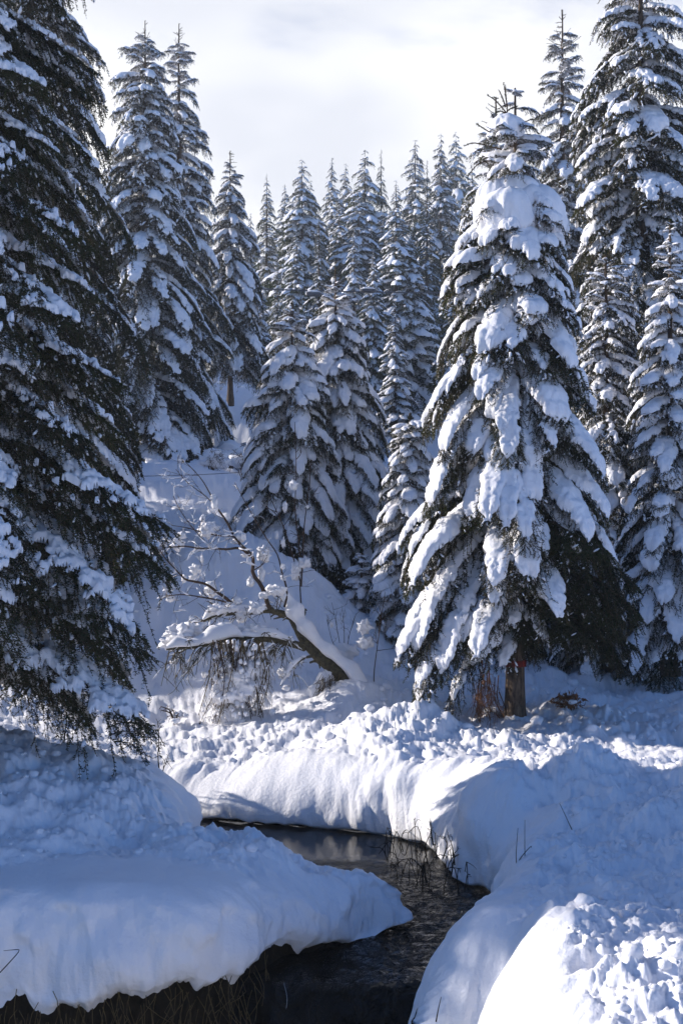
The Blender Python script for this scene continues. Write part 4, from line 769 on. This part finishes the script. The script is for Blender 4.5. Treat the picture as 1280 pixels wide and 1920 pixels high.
sapling('leafless dark brambles trailing from under the stream-bank fir', [[(205, 1378), (240, 1372), (262, 1400), (272, 1420)], [(215, 1390), (245, 1395), (258, 1412)], [(200, 1366), (230, 1355), (262, 1360)], [(120, 1405), (122, 1370), (124, 1345)]], 10.4, (), 12, .007, .14, M_EARTH, 'bramble', 0, 'bramble')
def stalks(label, sts, d, r=.004, name='grass_stalk', m=None, tw=0):
    sapling(label, sts, d, (), tw, r, .08, m or M_EARTH, name, .3, 'grass stalks')
stalks('pair of thin dry stalks standing in the shaded right slope', [[(968, 1631), (968, 1600), (972, 1555)], [(984, 1630), (984, 1590), (985, 1540)], [(965, 1625), (980, 1605), (996, 1590), (998, 1594)]], 8.0, .004)
stalks('single thin straw leaning on the shaded right slope', [[(1072, 1557), (1060, 1530), (1050, 1508)]], 8.7, .004)
stalks('bent straws on the end of the snow mound by the pool', [[(305, 1535), (320, 1528), (334, 1524), (338, 1553)], [(300, 1530), (312, 1518), (322, 1508)]], 9.75, .004)
stalks('dark stems by the notch in the shaded bank', [[(852, 1622), (848, 1590), (840, 1568)], [(846, 1640), (850, 1615), (853, 1600)], [(812, 1585), (808, 1560), (808, 1540)], [(830, 1610), (838, 1585), (835, 1570)]], 9.6, .007, tw=4)
stalks('bent stem poking from the drooping snow at the picture edge', [[(0, 1824), (18, 1805), (33, 1787), (20, 1788), (0, 1792)]], 6.66, .004)
stalks('lone twig stuck in the near rounded bank', [[(817, 1916), (822, 1895), (828, 1875)]], 5.75, .004)
stalks('few straws under the tip of the snow bank', [[(628, 1762), (634, 1740), (642, 1722)], [(634, 1760), (646, 1738), (650, 1744)]], 8.0, .003)
def shrub(X, Y, d, w, h, seed, label, n=16, lumps_=9, m=None, group=None, twl=.4):
    g = np.random.default_rng(seed); x, _, z = at(X, Y, d); z = min(z, surf(x, d) - .03); root = thing('shrub', label, 'shrub', (x, d, z), 0, group); b = MB(); W, H = w * d / F, h * d / F
    for k in range(n):
        a = g.uniform(0, 6.28); e = np.array([math.cos(a) * W * g.uniform(.3, 1), math.sin(a) * W * .6, H * g.uniform(.4, 1)]); P = spline([(0, 0, -.1), e * [.35, .35, .75], e], 8); b.tube(P, np.linspace(.012, .005, 8), 4, 0, cap=False); sprout(b, P, 5, W * twl, .005, g, 0, 1, .35, 0, .3, 4, 2)
    link('twigs', b.mesh('twigs', [m or M_TWIG]), root, kind='stuff')
    for k in range(lumps_):
        a = g.uniform(0, 6.28); rr = g.uniform(0, .85); s = g.uniform(.18, .42) * W; b = MB(); V, Fc = lump((math.cos(a) * W * rr, math.sin(a) * W * .6 * rr, H * (1 - .75 * rr) * g.uniform(.55, .95)), (s * 1.2, s, s * .65), 2, .5, seed + k * 1.3, 1.5); b.add(V, Fc); link('snow_clump', b.mesh('snow_clump', [M_SNOW]), root)
shrub(432, 752, 33, 44, 55, 401, 'snow heaped shrub under the bare-stemmed spruce')
shrub(462, 715, 35, 26, 40, 402, 'round snow capped shrub up slope of the heaped one', lumps_=11)
shrub(405, 800, 30.5, 50, 50, 403, 'tangled shrub half buried in snow at the foot of the slim spruce')
shrub(455, 838, 29, 40, 52, 404, 'loose brown shrub spilling down the shaded bank', n=22, lumps_=8)
shrub(396, 868, 28, 46, 34, 405, 'low snow crusted shrub at the foot of the shaded bank')
shrub(830, 800, 48, 40, 22, 406, 'reddish brush along the far open snow patch', n=20, lumps_=4, m=M_RUST)
shrub(255, 1012, 19.5, 46, 34, 407, 'bare thicket dusted with snow beside the stream-bank fir', n=20, lumps_=8)
for k_, (X_, Y_, d_, w_, h_) in enumerate([(400, 1085, 19, 16, 26), (330, 1140, 18, 20, 22), (520, 1110, 17.5, 12, 24), (560, 1220, 17, 14, 20)]): shrub(X_, Y_, d_, w_, h_, 420 + k_, ('sprig of bare twigs high on the smooth slope behind the leaning tree', 'sprig of bare twigs low on the slope beside the stream-bank fir', 'thin sprig breaking the crest of the slope', 'short sprig in the snow just behind the leaning trunk')[k_], n=5, lumps_=2, twl=.3)
shrub(330, 1350, 14.5, 30, 40, 408, 'bare twiggy shrub in the sunlit dip by the track', n=5, lumps_=3, twl=.3)
# rust coloured fern heap by the track
fx, fy = at(1062, 1352, 14.2)[:2]; fz = surf(fx, fy); fern = thing('fern_heap', 'small heap of rust brown dead fern poking from the trodden snow', 'fern', (fx, fy, fz)); b = MB(); g = np.random.default_rng(97)
for k in range(60):
    a = g.uniform(0, 6.28); l = g.uniform(.08, .24); e = np.array([math.cos(a) * l, math.sin(a) * l * .7, g.uniform(.02, .12)]); P = spline([(0, 0, 0), e * [.5, .5, 1.4], e], 5); b.tube(P, .004, 3, 0, cap=False)
    for t in range(7):
        f = t / 7 + .1; c = np.array([np.interp(f * 4, range(5), P[:, q]) for q in range(3)]); d = g.normal(size=3) * .05; b.add([c, c + d, c + d * .4 + g.normal(size=3) * .018], [[0, 1, 2]])
link('fronds', b.mesh('fronds', [M_RUST]), fern, kind='stuff')
for k in range(5): b = MB(); V, Fc = lump((g.uniform(-.15, .15), g.uniform(-.1, .1), .08), (.06, .05, .03), 2, .4, k, 1.5); b.add(V, Fc); link('snow_clump', b.mesh('snow_clump', [M_SNOW]), fern)
# drowned twigs standing in the pool
root = thing('reed_clump', 'dark drowned twigs and reeds standing in the stream by the bank', 'reeds', at(800, 1620, 10.1)[:2] + (0,)); b = MB(); g = np.random.default_rng(98); rx, ry = root.location.x, root.location.y
for k in range(46):
    x = g.uniform(-.38, .25); y = g.uniform(-.9, .75); x += .12 * (.0 - y); h = g.uniform(.06, .24); e = g.normal(size=2) * .14; P = spline([(x, y, -.05), (x + e[0] * .4, y + e[1] * .4, h), (x + e[0], y + e[1], h * g.uniform(.1, 1.3))], 7); b.tube(P, .0045, 3, 0, cap=False); sprout(b, P, 2, .12, .003, g, 0, 0, .6, 0)
link('twigs', b.mesh('twigs', [M_EARTH]), root, kind='stuff')
# dead grass hanging under the near snow bank
b = MB(); g = np.random.default_rng(99)
for k in range(160):
    x = g.uniform(-2.6, -.45); i = np.argmin(np.abs(POLY[:, 0] - x) + 9 * ((POLY[:, 1] > 7.5) | (POLY[:, 1] < 6))); y = POLY[i, 1] + g.uniform(.0, .1); z = .12 + g.uniform(-.25, .1); P = spline([(x, y, z), (x + g.normal() * .04, y - .05, z - .12), (x + g.normal() * .08, y - .05 + g.normal() * .03, z - g.uniform(.2, .5))], 5); b.tube(P, .003, 3, 0, cap=False)
o = link('hanging_grass', b.mesh('hanging_grass', [M_STRAW]), kind='stuff'); o['label'] = 'dead grass hanging from the earth under the drooping snow'
# thin streaks of falling water
b = MB(); g = np.random.default_rng(100)
for k in range(16):
    x = g.choice([-.46, -.40, .27, .31, .24], p=[.15, .1, .35, .2, .2]) + g.normal() * .03; y = 7.42 + .10 * pnoise(x * 1.7, 3.0) + .02; t = np.linspace(0, 1, 8); s = g.uniform(0, .4); tt = np.clip(t * g.uniform(.3, .6) + s, 0, 1)
    P = np.stack([x + g.normal() * .01 + .012 * np.sin(t * 5 + k), y - .32 * tt - .012, -.78 * tt ** 1.7 + .012], 1); b.tube(P, .0016, 4, 0)
o = link('falling_water', b.mesh('falling_water', [M_FOAM]), kind='stuff'); o['label'] = 'thin white streaks of water running over the low fall'

# ---- chairlift far up the slope
cd = 43.0; P0, P1 = np.array(at(-700, 440, cd)), np.array(at(2000, 500, cd)); f = np.linspace(0, 1, 60)
P = P0 + (P1 - P0) * f[:, None] - np.array([0, 0, 1.0]) * (1.6 * 4 * f * (1 - f))[:, None]
root = thing('chairlift_cable', 'dark chairlift cable strung across the slope before the far wood', 'cable', P0); b = MB(); b.tube(P - P0, .026, 6); link('cable', b.mesh('cable', [M_METAL]), root)
for X, lab in ((588, 'empty snow topped chairlift chair before the tip of the slender hollow fir'), (690, 'empty chairlift chair hanging under the cable before the tallest far spruce')):
    x = at(X, 0, cd)[0]; zc = float(np.interp(x, P[:, 0], P[:, 2])); drop_ = zc - at(X, 552 if X < 600 else 546, cd)[2]; c = thing('chairlift_chair', lab, 'chairlift chair', (x, cd, zc), .15, 'chairlift chairs'); 
    b = MB(); b.tube(spline([(0, 0, 0), (.10, 0, -.3), (.16, 0, -drop_ * .55), (-.12, .15, -drop_ * .75), (-.22, .2, -drop_ + .02)], 16), .02, 6); link('hanger', b.mesh('hanger', [M_METAL]), c)
    b = MB(); b.tube([(-.26, .2, -drop_), (.26, .2, -drop_)], .03, 8); b.tube([(-.26, -.15, -drop_), (.26, -.15, -drop_)], .03, 8); b.tube([(-.26, -.15, -drop_), (-.26, .2, -drop_), (-.26, .26, -drop_ + .28)], .02, 6); b.tube([(.26, -.15, -drop_), (.26, .2, -drop_), (.26, .26, -drop_ + .28)], .02, 6); link('seat_frame', b.mesh('seat_frame', [M_METAL]), c)
    for q in range(4): b = MB(); b.tube([(-.25, -.12 + q * .1, -drop_ + .03), (.25, -.12 + q * .1, -drop_ + .03)], .034, 6); link('seat_slat', b.mesh('seat_slat', [M_METAL]), c)
    b = MB(); V, Fc = lump((0, .03, -drop_ + .10), (.27, .2, .07), 3, .2, X, 1.3); b.add(V, Fc); link('snow', b.mesh('snow', [M_SNOW]), c)
p0, p1 = np.array(at(220, 894, 25.5)), np.array(at(560, 878, 25.5)); root = thing('fence_wire', 'single fence wire strung along the shaded bank', 'wire', p0); b = MB(); b.tube(spline([(0, 0, 0), (p1 - p0) * .5 - [0, 0, .04], p1 - p0], 16), .008, 5); link('wire', b.mesh('wire', [M_METAL]), root)

# ---- clods thrown about on the trodden snow
g = np.random.default_rng(101); b = MB(); n = 0
while n < 700:
    d = 4.2 * (20 / 4.2) ** g.random(); x = (g.uniform(-40, 1330) - CX) / F * d; r = float(rubble(np.array([x]), np.array([d]))[0])
    if g.random() > r * r: continue
    if float(stream_dist(np.array([x]), np.array([d]))[0][0]) < .5: continue
    s = (.010 + .045 * g.random() ** 4.0) * (.6 + d / 16); V, Fc = ICO[1]; k = 1 + .35 * pnoise(V[:, 0] * 1.6 + n, V[:, 1] * 1.6, V[:, 2] * 1.6 + n * .3)
    b.add(np.array([x, d, surf(x, d) + s * .2]) + V * k[:, None] * [s, s, s * .75], Fc); n += 1
o = link('snow_clods', b.mesh('snow_clods', [M_GROUND]), kind='stuff'); o['label'] = 'loose clods of snow on the trodden ground'

# ---- thin winter air over the whole place
_zs = _co[:, 2]; lo, hi = float(_zs.min()) - 1.2, 0.0
for o in S.objects:
    if o.parent is None and o.type == 'EMPTY': hi = max(hi, o.location.z + 26)
hi = max(hi, float(_zs.max()) + 2); hx = float(np.abs(_co[:, :2]).max()) + 2
b = MB(); b.add([(-hx, -hx, lo), (hx, -hx, lo), (hx, hx, lo), (-hx, hx, lo), (-hx, -hx, hi), (hx, -hx, hi), (hx, hx, hi), (-hx, hx, hi)], [[0, 3, 2, 1], [4, 5, 6, 7], [0, 1, 5, 4], [1, 2, 6, 5], [2, 3, 7, 6], [3, 0, 4, 7]])
mh_ = bpy.data.materials.new('winter_air'); mh_.use_nodes = True; nt = mh_.node_tree; nt.nodes.clear(); vo = nt.nodes.new('ShaderNodeVolumePrincipled'); ou = nt.nodes.new('ShaderNodeOutputMaterial'); nt.links.new(vo.outputs[0], ou.inputs['Volume'])
vo.inputs['Color'].default_value = (0.78, 0.86, 1.0, 1); vo.inputs['Density'].default_value = 0.0013; vo.inputs['Anisotropy'].default_value = 0.2
h = link('haze', b.mesh('haze', [mh_], False), kind='stuff'); h['label'] = 'thin bluish winter air'
